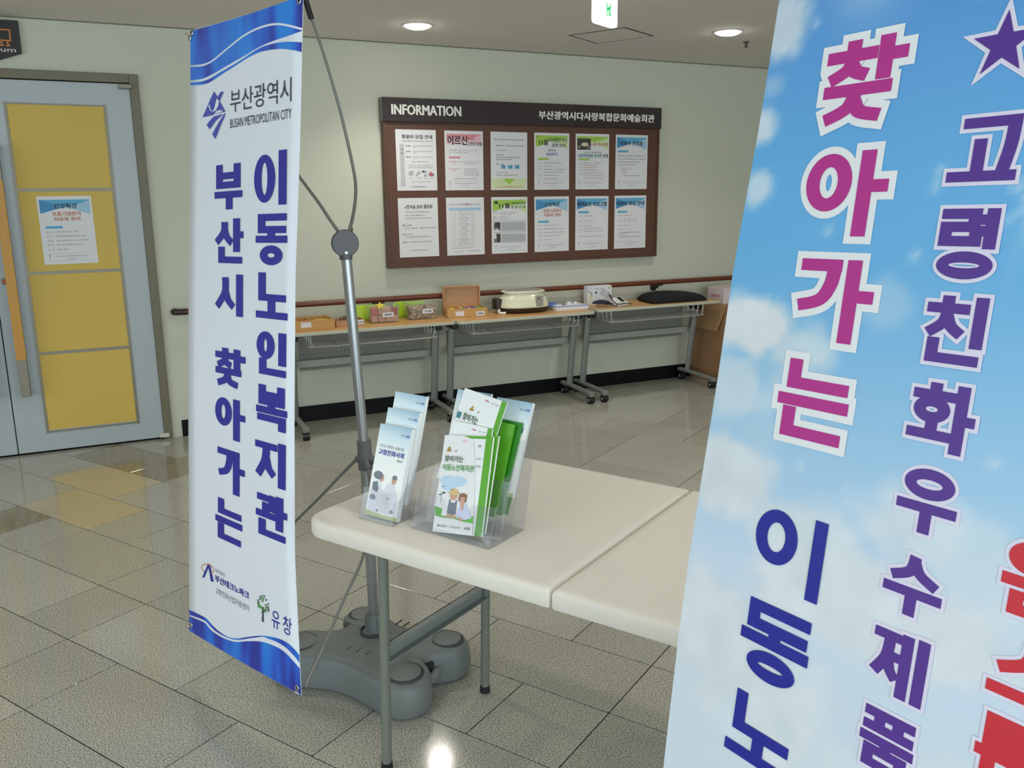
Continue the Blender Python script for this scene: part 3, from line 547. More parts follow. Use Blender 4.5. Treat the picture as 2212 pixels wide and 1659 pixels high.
def p_health(s, foot=True):
    band_blue(s, .05); s.t('ink', '건강특강', .30, .72, .105, .178, .035); s.t('orange_ink', '호흡기질환의', .25, .77, .225, .285, .03); s.t('orange_ink', '치료와 관리', .27, .75, .305, .362, .03); s.P('sky_band', [r(.10, .41, .435, .472)])
    lines(s, 'ink2', [('일 시', .10, .21, .51), ('11월 27일 목요일 14:00', .27, .68, .51), ('장 소', .10, .21, .575), ('다사랑복합문화예술회관 4층 강의실', .27, .83, .575), ('내 용', .10, .21, .64), ('호흡기 질환의 종류와 치료 그리고 관리방법', .27, .86, .64), ('대 상', .10, .21, .70), ('회관 회원 부산시민 어르신 누구나', .27, .76, .70), ('강 사', .10, .21, .77), ('전문의 초청강사', .27, .47, .77)]); footer(s)
def p_sport(s):
    band_blue(s, .045); s.t('ink', '체력증진 프로그램', .05, .94, .105, .185, .035); s.P('sky_band', [r(.09, .40, .275, .315)])
    lines(s, 'ink2', [('일정', .12, .20, .355), ('시간', .12, .20, .445), ('오후 2시 ~ 3시', .26, .58, .445), ('장소', .12, .20, .535), ('4층 체력단련실', .26, .50, .535), ('내용', .12, .20, .625), ('혈압 측정 체지방 측정', .26, .78, .59), ('맞춤운동 지도 및 상담 프로그램', .26, .82, .638), ('※ 매주 화요일은 기구 및 시설 점검', .10, .82, .735)]); lines(s, 'red_ink', [('매주 수요일', .26, .50, .355)]); footer(s)
def p_card(s):
    band_blue(s, .045); s.t('ink', '회원증 발급 안내', .06, .93, .105, .180, .035); s.P('sky_band', [r(.09, .40, .285, .322)])
    lines(s, 'ink2', [('일정', .13, .21, .36), ('시간', .13, .21, .46), ('오전 10:00 ~ 12:00', .28, .70, .435), ('오후 13:00 ~ 17:00', .28, .70, .475), ('장소', .13, .21, .55), ('1층 사무실', .28, .48, .55), ('준비 서류', .13, .31, .625)]); lines(s, 'ink', [('① 주민등록등본 또는 신분증 원본', .13, .82, .685), ('② 사진 2매', .13, .36, .728), ('③ 신청서는 회관 안내 데스크에 비치', .13, .82, .768)]); lines(s, 'red_ink', [('매주 월·수요일', .28, .58, .36)]); footer(s)
PX = [1.859, 2.206, 2.549, 2.893, 3.234, 3.577]
POST = [(0, 1.928, 'white notice with grey side column and small icons, first of the upper row', p_support), (1, 1.928, 'notice with pink banner and three very large dark letters in the upper row', p_elder),
 (2, 1.928, 'plain notice with three light-blue boxes and a lime arrow near its foot', p_lottery), (3, 1.928, 'lime-green topped concert notice in the upper row with violet subtitle', p_concert), (4, 1.928, 'green topped exhibition notice with a dark photograph in its corner', p_show), (5, 1.928, 'sky-blue topped notice with pale red lines, last of the upper row', p_suggest),
 (0, 1.481, 'plain white notice in black text only with three square bullets, first of the lower row', p_works), (1, 1.481, 'pale timetable sheet covered by a faint column table in the lower row', p_table), (2, 1.481, 'green topped film notice with two small grey photographs and grey text blocks', p_cinema),
 (3, 1.481, 'sky-blue topped health lecture notice on the board with orange-brown subtitle', p_health), (4, 1.481, 'sky-blue topped notice with a very wide title, fifth of the lower row', p_sport), (5, 1.481, 'sky-blue topped notice at the lower corner of the board with three numbered lines', p_card)]
for k, (c_, z1, lab, fn) in enumerate(POST):
    tw = [0.003, 0, -.004, 0, .002, -.002, .004, 0, 0, .002, -.003, .003][k]
    root = thing('poster', lab, 'notice', (PX[c_], -.0485, z1 - .398), group='notices pinned to the information board')
    O = Vector((PX[c_], -.0500, z1 - .398)); U = Vector((math.cos(tw), 0, math.sin(tw))); V = Vector((-math.sin(tw), 0, math.cos(tw)))
    pl = frame(O, U, V)
    mb = MB(); vs = [tuple(pl(x, y, l)) for l in (-.0015, 0) for x, y in ((0, 0), (.286, 0), (.286, .398), (0, .398))]
    mb.add(vs, [(0, 3, 2, 1), (4, 5, 6, 7), (0, 1, 5, 4), (1, 2, 6, 5), (2, 3, 7, 6), (3, 0, 4, 7)]); mb.build('sheet', 'paper', root, world=True)
    s = Sheet(root, pl, .286, .398); fn(s); s.done()
root = thing('poster', 'health lecture notice taped to the second yellow panel of the door', 'notice', (-.287, -.0145, 1.125))
pl = frame((-.287, -.0160, 1.125), (1, 0, .004), (-.004, 0, 1))
mb = MB(); mb.add([tuple(pl(x, y, l)) for l in (-.0014, 0) for x, y in ((0, 0), (.283, 0), (.283, .388), (0, .388))], [(0, 3, 2, 1), (4, 5, 6, 7), (0, 1, 5, 4), (1, 2, 6, 5), (2, 3, 7, 6), (3, 0, 4, 7)]); mb.build('sheet', 'paper', root, world=True)
s = Sheet(root, pl, .283, .388); p_health(s); s.done()

# ================================================================== LEFT BANNER on a weighted pole stand
lb = thing('pole_banner', 'white and blue vertical banner hooked to a bent pole stand with a grey plastic foot', 'banner', (.67, -3.285, 0))
LO = Vector((.14417183, -3.04417189, .1733375)); LU = Vector((.36717007, -.92971898, .02843858)); LV = Vector((.08546315, .06416479, .99427307)); LN = LU.cross(LV)
def plL(u, v, l=0.0):
    b = .004 * (1 - ((u - .29) / .3) ** 2) if 0 < u < .6 else 0
    return LO + LU * u + LV * v + LN * (b + l)
def interp(T, x):
    if x <= T[0][0]: return T[0][1]
    for (a, b), (c, d) in zip(T[:-1], T[1:]):
        if x <= c: return b + (d - b) * (x - a) / (c - a)
    return T[-1][1]
uLt = [(0, -.013), (.384, -.011), (.818, -.011), (1.098, -.002), (1.50, .015), (1.81, .019)]
uRt = [(0, .612), (.085, .603), (.384, .574), (.756, .566), (1.114, .565), (1.458, .580), (1.80, .588)]
vB = lambda t: -.011 + .018 * t; vT = lambda t: 1.805 - .007 * t - .006 * math.sin(math.pi * t)
NX, NY = 12, 40; mb = MB(); rows = []
for back in (0, 1):
    for j in range(NY + 1):
        for i in range(NX + 1):
            t = i / NX; s_ = j / NY; v = vB(t) * (1 - s_) + vT(t) * s_; u = interp(uLt, v) * (1 - t) + interp(uRt, v) * t
            mb.v.append(tuple(plL(u, v, -.0012 * back)))
n1 = (NX + 1) * (NY + 1)
for j in range(NY):
    for i in range(NX):
        a = j * (NX + 1) + i; q = (a, a + 1, a + NX + 2, a + NX + 1); mb.f.append(q); mb.f.append(tuple(n1 + k for k in q[::-1]))
for j in range(NY):
    for a, s_ in ((j * (NX + 1), 1), (j * (NX + 1) + NX, 0)):
        q = (a, a + NX + 1, n1 + a + NX + 1, n1 + a); mb.f.append(q if s_ else q[::-1])
mb.build('cloth', 'banner_white', lb, 'all', world=True)
def strip(name, m, top, bot, lift, u0=None, u1=None, parent=lb, n=40, pl=plL, ubound=True):
    """printed ribbon between two curves given as (u, v) tables or functions"""
    mb = MB(); at = []
    ft = top if callable(top) else (lambda u: interp(top, u)); fb = bot if callable(bot) else (lambda u: interp(bot, u))
    for k in range(n + 1):
        for w_ in range(5):
            t = k / n; uu = .0 + .6 * t; v0, v1 = fb(uu), ft(uu)
            v = v0 + (v1 - v0) * w_ / 4
            ul, ur = interp(uLt, v), interp(uRt, v); u = ul + (ur - ul) * t
            v0, v1 = fb(u), ft(u); v = v0 + (v1 - v0) * w_ / 4
            mb.v.append(tuple(pl(u, v, lift))); at.append((u, v, 0))
    for k in range(n):
        for w_ in range(4): a = k * 5 + w_; mb.f.append((a, a + 5, a + 6, a + 1))
    mb.at = at; return mb.build(name, m, parent, 'all', world=True)
def smooth_tab(T):
    P = cubic([(a, b, 0) for a, b in T], 5); return [(p.x, p.y) for p in P]
W1 = smooth_tab([(0.0, 1.712), (0.087, 1.702), (0.151, 1.706), (0.231, 1.726), (0.321, 1.747), (0.406, 1.755), (0.488, 1.749), (0.588, 1.721)])
W1b = [(a, b - .0055) for a, b in W1]
B1 = smooth_tab([(0.0, 1.668), (0.086, 1.662), (0.151, 1.667), (0.231, 1.679), (0.321, 1.692), (0.386, 1.703), (0.448, 1.709), (0.527, 1.712), (0.585, 1.715)])
S2t = smooth_tab([(0.0, 1.661), (0.111, 1.655), (0.184, 1.665), (0.277, 1.679), (0.365, 1.696), (0.407, 1.702), (0.468, 1.703), (0.527, 1.698), (0.585, 1.688)])
S2b = smooth_tab([(0.0, 1.655), (0.086, 1.646), (0.136, 1.647), (0.184, 1.656), (0.277, 1.673), (0.343, 1.685), (0.407, 1.691), (0.488, 1.686), (0.547, 1.675), (0.585, 1.665)])
full_t = lambda u: 1.805 - .007 * u / .58 - .006 * math.sin(math.pi * min(1, max(0, u / .58))) - .0005
strip('print', 'satin', full_t, W1, .0005); strip('print', 'satin', W1b, B1, .0005); strip('print', 'satin', S2t, S2b, .0005)
bst = smooth_tab([(-.015, .058), (0.08, 0.065), (0.108, 0.064), (0.148, 0.054), (0.192, 0.049), (0.246, 0.051), (0.298, 0.066), (0.349, 0.087), (0.422, 0.114), (0.492, 0.130), (0.538, 0.133), (0.574, 0.127), (0.61, 0.112)])
bsb = smooth_tab([(-.015, .042), (0.091, 0.055), (0.125, 0.048), (0.17, 0.043), (0.235, 0.047), (0.288, 0.058), (0.349, 0.082), (0.422, 0.111), (0.446, 0.114), (0.493, 0.119), (0.538, 0.117), (0.583, 0.104), (0.61, 0.090)])
bwb = smooth_tab([(-.015, .036), (0.091, 0.048), (0.125, 0.038), (0.192, 0.036), (0.272, 0.047), (0.349, 0.074), (0.422, 0.096), (0.493, 0.104), (0.538, 0.101), (0.61, 0.078)])
strip('print', 'satin', bst, bsb, .0005); strip('print', 'satin', bwb, lambda u: -.0105 + .018 * u / .6, .0005)
poly(lb, 'emblem', 'bn_emblem', [[(0.16, 1.619), (0.093, 1.555), (0.157, 1.556), (0.172, 1.564), (0.203, 1.568), (0.21, 1.572), (0.193, 1.588), (0.181, 1.601)], [(0.215, 1.612), (0.200, 1.614), (0.181, 1.602), (0.193, 1.590), (0.203, 1.601)],
    [(0.193, 1.588), (0.224, 1.558), (0.212, 1.558), (0.169, 1.557), (0.184, 1.574)], [(0.212, 1.553), (0.16, 1.551), (0.135, 1.541), (0.118, 1.532), (0.135, 1.518), (0.169, 1.538)], [(0.224, 1.556), (0.217, 1.552), (0.184, 1.53), (0.15, 1.504), (0.167, 1.489), (0.198, 1.524), (0.219, 1.545)]], plL, .0018, world=True)
poly(lb, 'emblem', 'banner_white', [[(0.177, 1.598), (0.191, 1.590), (0.186, 1.577), (0.172, 1.566), (0.150, 1.564), (0.163, 1.572), (0.170, 1.584)], [(.128, 1.586), (.137, 1.584), (.143, 1.572), (.149, 1.567), (.141, 1.567), (.134, 1.577)], [(.170, 1.561), (.178, 1.566), (.185, 1.562), (.192, 1.567), (.199, 1.562), (.208, 1.5645), (.208, 1.559), (.172, 1.5575)]], plL, .0023, world=True)
T_ = [('부산광역시', .250, .544, 1.552, 1.611, .006), ('BUSAN METROPOLITAN CITY', .250, .545, 1.511, 1.535, .012)]
text(lb, 'lettering', 'bn_dark', T_, plL, .0018, world=True)
colA = [('부', .163, .314, 1.293, 1.416), ('산', .155, .320, 1.145, 1.268), ('시', .157, .318, .999, 1.115), ('찾', .158, .332, .790, .906), ('아', .163, .331, .646, .764), ('가', .166, .329, .488, .614), ('는', .163, .316, .341, .463)]
colB = [('이', .374, .526, 1.299, 1.436), ('동', .383, .531, 1.145, 1.277), ('노', .385, .535, 1.003, 1.124), ('인', .389, .530, .852, .968), ('복', .388, .537, .706, .824), ('지', .380, .532, .552, .674), ('관', .388, .541, .406, .527)]
glyphs(lb, 'letter', 'bn_text', [('이L' if a == '이' else a, b, c, d, e) for a, b, c, d, e in colA + colB], .036, .0185, plL, .0018)
poly(lb, 'emblem', 'royal', [[(0.116, 0.243), (0.126, 0.243), (0.091, 0.192), (0.079, 0.190)], [(0.118, 0.236), (0.127, 0.243), (0.150, 0.196), (0.134, 0.192)]], plL, .0018, world=True)
ring = MB(); N_ = 26
for k in range(N_ + 1):
    a = math.radians(-60 + 300 * k / N_); cx, cy = .113, .226
    for s_ in (0, .005): x, y = (.040 + s_ * .6) * math.cos(a), (.0125 + s_ * .5) * math.sin(a); ring.v.append(tuple(plL(cx + x * .94, cy + y + x * .15, .002)))
for k in range(N_): ring.f.append((2 * k, 2 * k + 1, 2 * k + 3, 2 * k + 2))
ring.build('emblem', 'sign_orange', lb, world=True)
text(lb, 'lettering', 'ink2', [('재단법인', .160, .219, .229, .240, .01), ('고령친화산업지원센터', .161, .353, .163, .182, .01)], plL, .0018, world=True)
text(lb, 'lettering', 'bn_text', [('부산테크노파크', .160, .353, .200, .221, .03), ('유', .470, .509, .156, .206, .01), ('창', .524, .565, .156, .206, .01)], plL, .0018, world=True)
rg2 = random.Random(3); lv = []
for k in range(46):
    a = rg2.uniform(0, 6.28); q = math.sqrt(rg2.uniform(.08, 1)); x, y = .427 + .031 * q * math.cos(a), .207 + .026 * q * math.sin(a); rr_ = rg2.uniform(.0018, .0036); lv.append(ell(x, y, rr_, rr_ * 1.0, 7))
poly(lb, 'emblem', 'lgreen_ink', lv[::2], plL, .0018, world=True); poly(lb, 'emblem', 'green_ink', lv[1::2], plL, .0018, world=True); poly(lb, 'emblem', 'bn_dark', [[(.4245, .200), (.4285, .200), (.430, .156), (.420, .156)], [(.427, .185), (.437, .197), (.439, .196), (.428, .181)]], plL, .0017, world=True)
for u, v in ((.018, 1.785), (.030, 1.797), (.575, 1.787), (.004, .012), (.594, .022)):
    c0 = plL(u, v, .0012); mt = Matrix.Translation(c0) @ LN.to_track_quat('Z', 'Y').to_matrix().to_4x4()
    MB().lathe([(.0045, 0), (.0085, 0), (.0095, .0015), (.0075, .003), (.0045, .0025)], 14, mt, cap=False).build('eyelet', 'eyelet', lb, True, world=True)
for a, b in ((plL(.018, 1.787, .004), plL(.004, 1.80, .004)), (plL(.004, .012, .004), plL(-.006, .0, .004)), (plL(.594, .022, .004), plL(.606, .010, .004))):
    MB().tube([a, (a + b) / 2 + LN * .008, b], .0022, 6).build('hook', 'eyelet', lb, True, world=True)
# stand
hub = Vector((.638, -3.275, 1.368)); pb = Vector((.683, -3.228, .14))
MB().tube([pb - Vector((0, 0, .02)), (.664, -3.283, .745)], .0165, 18).build('lower_pole', 'pole', lb, True, world=True)
MB().tube([(.664, -3.283, .74), (.639, -3.275, 1.345)], .0150, 18).build('upper_pole', 'pole', lb, True, world=True)
cb = MB(); cb.tube([(.6655, -3.278, .690), (.6635, -3.283, .782)], .0215, 18); cb.tube([(.664, -3.283, .735), (.644, -3.262, .718)], .011, 10); cb.tube([(.664, -3.283, .735), (.688, -3.306, .72)], .011, 10)
cb.tube([(.664, -3.283, .735), (.664, -3.31, .70)], .010, 10); cb.build('collar', 'collar', lb, True, world=True)
hv = (Vector((0, -5.715, 1.5)) - hub).normalized(); hv = Vector((hv.x + .1, hv.y, 0)).normalized()
mt = Matrix.Translation(hub - hv * .012) @ hv.to_track_quat('Z', 'Y').to_matrix().to_4x4()
MB().lathe([(.001, -.002), (.036, -.002), (.0385, .002), (.0385, .022), (.036, .026), (.001, .0262)], 32, mt).build('hub', 'hubdisc', lb, True, world=True)
MB().tube([(.639, -3.275, 1.322), (.6388, -3.275, 1.338)], .0185, 16).build('hub_neck', 'hubdisc', lb, True, world=True)
MB().tube([(.653, -3.276, 1.394), (.654, -3.290, 1.41)], .0065, 10).build('ferrule', 'brass', lb, True, world=True)
upR = [(0.646, -3.276, 1.385), (0.654, -3.312, 1.44), (0.655, -3.346, 1.491), (0.649, -3.375, 1.540), (0.632, -3.398, 1.612), (0.609, -3.410, 1.712), (0.583, -3.421, 1.805), (0.557, -3.436, 1.882), (0.530, -3.456, 1.945)]
upL = [(0.632, -3.267, 1.388), (0.61, -3.241, 1.429), (0.586, -3.212, 1.479), (0.557, -3.18, 1.531), (0.532, -3.152, 1.577), (0.457, -3.077, 1.715), (0.377, -2.997, 1.86), (0.312, -2.936, 1.960)]
loL = [(0.646, -3.264, .720), (0.637, -3.255, 0.71), (0.599, -3.227, 0.663), (0.539, -3.194, 0.592), (0.47, -3.159, 0.516), (0.299, -3.099, 0.34), (0.160, -3.047, 0.185)]
loR = [(0.664, -3.305, .705), (0.657, -3.353, 0.66), (0.632, -3.415, 0.584), (0.591, -3.472, 0.492), (0.524, -3.516, 0.405), (0.448, -3.561, 0.298), (0.384, -3.602, 0.215)]
for P in (upR, upL, loL, loR): MB().tube(cubic(P, 5), [.0052 - .0016 * k / (5 * (len(P) - 1)) for k in range(5 * (len(P) - 1) + 1)], 8).build('arm', 'rod', lb, True, world=True)
MB().tube([(0.536, -3.452, 1.93), (0.514, -3.476, 1.985)], .0072, 10).build('arm_tip', 'rubber', lb, True, world=True)
MB().tube([(.444, -3.563, .292), (.386, -3.601, .222)], .0062, 10).build('arm_tip', 'rod', lb, True, world=True)
# water-filled foot: four lobes around the pole
bc = Vector((.675, -3.262)); sk = Vector((.683, -3.228))
lobes = [(Vector((.694, -3.494)), .082), (Vector((.880, -3.366)), .074), (Vector((.690, -3.085)), .074), (Vector((.452, -3.172)), .086)]
def base_outline():
    arc = lambda k, a0, a1, n: [lobes[k][0] + lobes[k][1] * Vector((math.cos(math.radians(a0 + (a1 - a0) * i / n)), math.sin(math.radians(a0 + (a1 - a0) * i / n)))) for i in range(n + 1)]
    P = arc(3, 70, 238, 9) + [Vector((.488, -3.300)), Vector((.548, -3.368))] + arc(0, 196, 362, 9) + [Vector((.782, -3.430))] + arc(1, 256, 428, 9) + [Vector((.800, -3.235))] + arc(2, -22, 205, 9) + [Vector((.560, -3.135))]
    P3 = [(q.x, q.y, 0) for q in P]; out = cubic(P3[-1:] + P3 + P3[:2], 3)[3:-3]
    return [Vector((q.x, q.y)) for q in out[:-1]]
bo = base_outline(); mb = MB(); rings = []
for z, sc in ((.006, .975), (.0, .93), (.014, .99), (.05, 1.0), (.088, .985), (.104, .955), (.112, .90), (.115, .80), (.117, .55), (.122, .20), (.123, .05)):
    if z == .0: continue
    rings.append([(bc.x + (p.x - bc.x) * sc, bc.y + (p.y - bc.y) * sc, z) for p in bo])
rings.insert(0, [(bc.x + (p.x - bc.x) * .93, bc.y + (p.y - bc.y) * .93, .0005) for p in bo])
mb.rings(rings); mb.build('foot', 'base_plastic', lb, 'all', world=True)
for c, r_ in lobes:
    g = MB(); rr_ = r_ * .66
    g.lathe([(rr_ + .005, .1140), (rr_ + .003, .1165), (rr_ - .002, .1165), (rr_ - .004, .1140)], 32, Matrix.Translation((c.x, c.y, 0)), cap=False); g.build('lobe_groove', 'base_dark', lb, True, world=True)
    MB().lathe([(rr_ - .004, .105), (rr_ - .004, .1185), (rr_ - .010, .1215), (.001, .1225)], 32, Matrix.Translation((c.x, c.y, 0))).build('lobe_cap', 'base_plastic', lb, True, world=True)
MB().tube(cubic([(.752, -3.470, .055), (.790, -3.462, .050), (.826, -3.425, .055)], 5), .016, 12).build('carry_handle', 'base_plastic', lb, True, world=True)
MB().box(.758, .812, -3.432, -3.408, .040, .088).build('dark_hole_block', 'hole', lb, world=True, bevel=.006)  # solid dark block; its colour stands for the shade inside the carry hole
e_ = (lobes[0][0] - lobes[3][0]).normalized(); f_ = Vector((-e_.y, e_.x))
for k in range(4):
    c0 = sk + f_ * (-.075) + e_ * (-.05 + .036 * k); c1 = c0 + f_ * (-.05)
    MB().tube([(c0.x, c0.y, .1178), (c1.x, c1.y, .1160)], .0024, 6).build('rib_slot', 'base_dark', lb, True, world=True)
for k in range(3):
    c0 = sk + f_ * .075 + e_ * (.03 + .03 * k); c1 = c0 + f_ * .035
    MB().tube([(c0.x, c0.y, .1178), (c1.x, c1.y, .1160)], .0024, 6).build('rib_slot', 'base_dark', lb, True, world=True)
MB().lathe([(.040, .112), (.040, .124), (.030, .132), (.0285, .182), (.024, .189), (.0175, .190)], 24, Matrix.Translation((sk.x, sk.y, 0))).build('socket', 'base_plastic', lb, True, world=True)
for k in range(8):
    a = k * math.pi / 4; MB().tube([(sk.x + .0295 * math.cos(a), sk.y + .0295 * math.sin(a), .132), (sk.x + .0280 * math.cos(a), sk.y + .0280 * math.sin(a), .180)], .0028, 6).build('socket_rib', 'base_plastic', lb, world=True)
MB().lathe([(.043, .122), (.047, .124), (.047, .129), (.043, .131)], 28, Matrix.Translation((sk.x, sk.y, 0)), cap=False).build('socket_ring', 'base_dark', lb, True, world=True)

# ================================================================== RIGHT BANNER (large, sky print) on an X stand
rb = thing('cloud_banner', 'large sky-blue cloud banner with magenta, purple, blue and red lettering close to the viewer', 'banner', (.62, -5.16, 0))
RU = Vector((0.141868, -0.98968572, 0.0198906)).normalized(); RV = Vector((0.14726159, 0.04097116, 0.98824865)).normalized(); RN = RU.cross(RV)
RO = Vector((0.75783246, -4.99520948, 1.28003025))
def plR(u, v, l=0.0): return RO + RU * u + RV * v + RN * l
rL = [(-1.19, -.165), (-.80, -.172), (-.553, -.180), (-.38, -.184), (-.271, -.184), (-.175, -.181), (-.018, -.176), (.119, -.1745), (.185, -.171), (.301, -.164), (.388, -.161), (.463, -.159), (.61, -.155)]
def rR(v): return .435 - .012 * math.sin(math.pi * (v + 1.19) / 1.8)
import numpy as np
def fbm(x, y, seed):
    rs = np.random.RandomState(seed); out = np.zeros_like(x); amp = 1.0; f_q = 1.0
    G = rs.rand(64, 64)
    for o_ in range(5):
        xs, ys = x * f_q, y * f_q; xi, yi = np.floor(xs).astype(int), np.floor(ys).astype(int); fx, fy = xs - xi, ys - yi; fx = fx * fx * (3 - 2 * fx); fy = fy * fy * (3 - 2 * fy)
        g = lambda a, b: G[(a * 7 + o_ * 13) % 64, (b * 5 + o_ * 29) % 64]
        out += amp * ((g(xi, yi) * (1 - fx) + g(xi + 1, yi) * fx) * (1 - fy) + (g(xi, yi + 1) * (1 - fx) + g(xi + 1, yi + 1) * fx) * fy); amp *= .5; f_q *= 2.03
    return out / 1.94
NU, NV = 84, 240
uu = np.linspace(0, 1, NU + 1); vv = np.linspace(-1.19, .61, NV + 1)
UU = np.zeros((NV + 1, NU + 1)); VV = np.zeros_like(UU)
for j, v in enumerate(vv):
    a, b = interp(rL, v), rR(v); UU[j] = a + (b - a) * uu; VV[j] = v
stops = [(-1.2, (214, 228, 240)), (-.45, (212, 224, 236)), (-.25, (204, 222, 240)), (-.12, (172, 208, 236)), (0.0, (140, 194, 232)), (.12, (108, 180, 230)), (.25, (100, 176, 230)), (.38, (90, 160, 222)), (.46, (78, 146, 216)), (.61, (60, 126, 206))]
colr = np.zeros(UU.shape + (3,))
for k in range(3): colr[..., k] = np.interp(VV, [s[0] for s in stops], [s[1][k] for s in stops])
n1_ = fbm(UU * 9 + 3, VV * 9 + 20, 3); n2_ = fbm(UU * 26 + 9, VV * 26 + 60, 8)
cl = np.zeros_like(UU)
for (cu, cv, ru, rv_, st) in [(-.150, .43, .045, .050, .85), (-.152, .355, .030, .022, .4), (-.160, .305, .035, .035, .85), (-.155, .232, .028, .032, .75), (-.135, .055, .085, .040, 1.0), (-.055, .030, .055, .035, .75), (-.15, -.02, .06, .045, .7), (-.06, -.01, .05, .03, .5), (.060, .095, .035, .028, .35), (-.14, -.16, .075, .055, .9), (-.02, -.20, .09, .05, .85), (.115, -.135, .060, .040, .75), (.195, -.155, .045, .035, .55), (.05, -.26, .2, .07, .9), (-.1, -.35, .2, .1, .9), (.25, -.42, .2, .09, .8), (-.095, -.075, .035, .02, .3), (.27, .30, .05, .04, .6), (.36, .16, .07, .03, .6)]:
    d_ = np.sqrt(((UU - cu) / ru) ** 2 + ((VV - cv) / rv_) ** 2) + (n1_ - .5) * 1.7 + (n2_ - .5) * .7
    cl = np.maximum(cl, st * np.clip((1.25 - d_) / .55, 0, 1) ** 1.1)
tone = 1 - .10 * (n2_ - .35)
white = np.stack([226 * tone, 232 * tone, 236 * tone], -1)
colr = colr * (1 - cl[..., None]) + white * cl[..., None]
gl = np.exp(-(((UU + .03) / .05) ** 2 + ((VV - .47) / .05) ** 2)); colr += (np.array([200, 222, 240]) - colr) * (gl * .6)[..., None]
rs_ = np.random.RandomState(4)
for k in range(26):
    su, sv = rs_.uniform(-.12, .4), rs_.uniform(-.15, .45); g2 = np.exp(-(((UU - su) / .006) ** 2 + ((VV - sv) / .006) ** 2)); colr += (np.array([235, 240, 245]) - colr) * (g2 * .5)[..., None]
for ang in (40, 85, 130): # star-burst sparkle
    du, dv = UU - .185, VV - .205; ca, sa = math.cos(math.radians(ang)), math.sin(math.radians(ang)); al, ac = du * ca + dv * sa, -du * sa + dv * ca
    g3 = np.exp(-(ac / .004) ** 2 - (al / .05) ** 2); colr += (np.array([220, 234, 245]) - colr) * (g3 * .45)[..., None]
colr = np.clip(colr, 0, 255) / 255; colr = np.where(colr <= .04045, colr / 12.92, ((colr + .055) / 1.055) ** 2.4)
mb = MB(); nn = (NU + 1) * (NV + 1)
for l in (0, -.0012):
    for j in range(NV + 1):
        for i in range(NU + 1): mb.v.append(tuple(plR(UU[j, i], VV[j, i], l)))
for j in range(NV):
    for i in range(NU): a = j * (NU + 1) + i; mb.f.append((a, a + 1, a + NU + 2, a + NU + 1))
mb.f.append(tuple(nn + k for k in (0,)) + (nn + NV * (NU + 1), nn + NV * (NU + 1) + NU, nn + NU))
sm = bpy.data.materials.new('sky_print'); sm.use_nodes = True; ntb = sm.node_tree; bb = ntb.nodes['Principled BSDF']; ca_ = ntb.nodes.new('ShaderNodeVertexColor'); ca_.layer_name = 'print'
ntb.links.new(ca_.outputs[0], bb.inputs['Base Color']); bb.inputs['Roughness'].default_value = .38; M['sky_print'] = sm
clo = mb.build('cloth', 'sky_print', rb, world=True)
ca = clo.data.color_attributes.new('print', 'FLOAT_COLOR', 'POINT')
flat = np.ones((len(clo.data.vertices), 4), dtype=np.float32); flat[:, :3] = .75; flat[:nn, :3] = colr.reshape(-1, 3)
ca.data.foreach_set('color', flat.ravel())
pinkT = [('찾', -.076, .032, .295, .394), ('아', -.077, .032, .171, .268), ('가', -.074, .035, .048, .144), ('는', -.074, .025, -.072, .023)]
blueT = [('이', -.078, .023, -.260, -.162), ('동', -.079, .023, -.380, -.284), ('노', -.080, .021, -.492, -.407), ('인', -.078, .022, -.620, -.525), ('복', -.078, .022, -.740, -.645), ('지', -.080, .022, -.860, -.765), ('관', -.078, .022, -.980, -.885)]
purT = [('고', .097, .167, .228, .292), ('령', .097, .162, .130, .201), ('친', .097, .163, .042, .112), ('화', .098, .169, -.050, .021), ('우', .100, .166, -.139, -.070), ('수', .100, .166, -.230, -.160), ('제', .098, .163, -.322, -.250), ('품', .101, .164, -.410, -.343)]
redT = [('원', .219, .295, -.188, -.115), ('스', .222, .298, -.270, -.205), ('톱', .222, .296, -.366, -.290)]
glyphs(rb, 'letter_outline', 'outline', pinkT, .0188, .0142, plR, .0006, .0085)
glyphs(rb, 'letter_outline', 'outline2', purT + redT, .0132, .0105, plR, .0006, .0040)
glyphs(rb, 'letter', 'pink', pinkT, .0188, .0142, plR, .0012)
glyphs(rb, 'letter', 'royal', blueT, .0178, .0145, plR, .0012)
glyphs(rb, 'letter', 'purple', purT, .0132, .0105, plR, .0012)
glyphs(rb, 'letter', 'red', redT, .0140, .0115, plR, .0012)
def star(cx, cy, R1, R2): return [(cx + (R1 if k % 2 == 0 else R2) * math.cos(math.radians(90 + 36 * k)), cy + (R1 if k % 2 == 0 else R2) * math.sin(math.radians(90 + 36 * k))) for k in range(10)]
poly(rb, 'star_outline', 'outline2', [star(.134, .362, .046, .0185)], plR, .0006, world=True); poly(rb, 'star', 'purple', [star(.134, .362, .033, .0130)], plR, .0012, world=True)
for u, v in ((-.142, .595), (.415, .595), (-.150, -1.175), (.420, -1.175)):
    mt = Matrix.Translation(plR(u, v, .001)) @ RN.to_track_quat('Z', 'Y').to_matrix().to_4x4()
    MB().lathe([(.005, 0), (.009, 0), (.010, .0015), (.005, .0025)], 14, mt, cap=False).build('eyelet', 'eyelet', rb, True, world=True)
ctr_ = plR(.13, -.42, -.10)
for (u, v) in ((-.142, .600), (.415, .600), (-.150, -1.180), (.420, -1.180)):
    e0 = plR(u, v, -.004); midp = (e0 + ctr_) / 2 - RN * .03
    MB().tube(cubic([ctr_, midp, e0], 8), .0045, 8).build('arm', 'rod', rb, True, world=True)
mt = Matrix.Translation(ctr_) @ RN.to_track_quat('Z', 'Y').to_matrix().to_4x4()
MB().lathe([(.001, -.014), (.03, -.014), (.032, 0), (.03, .014), (.001, .014)], 22, mt).build('hub', 'hubdisc', rb, True, world=True)
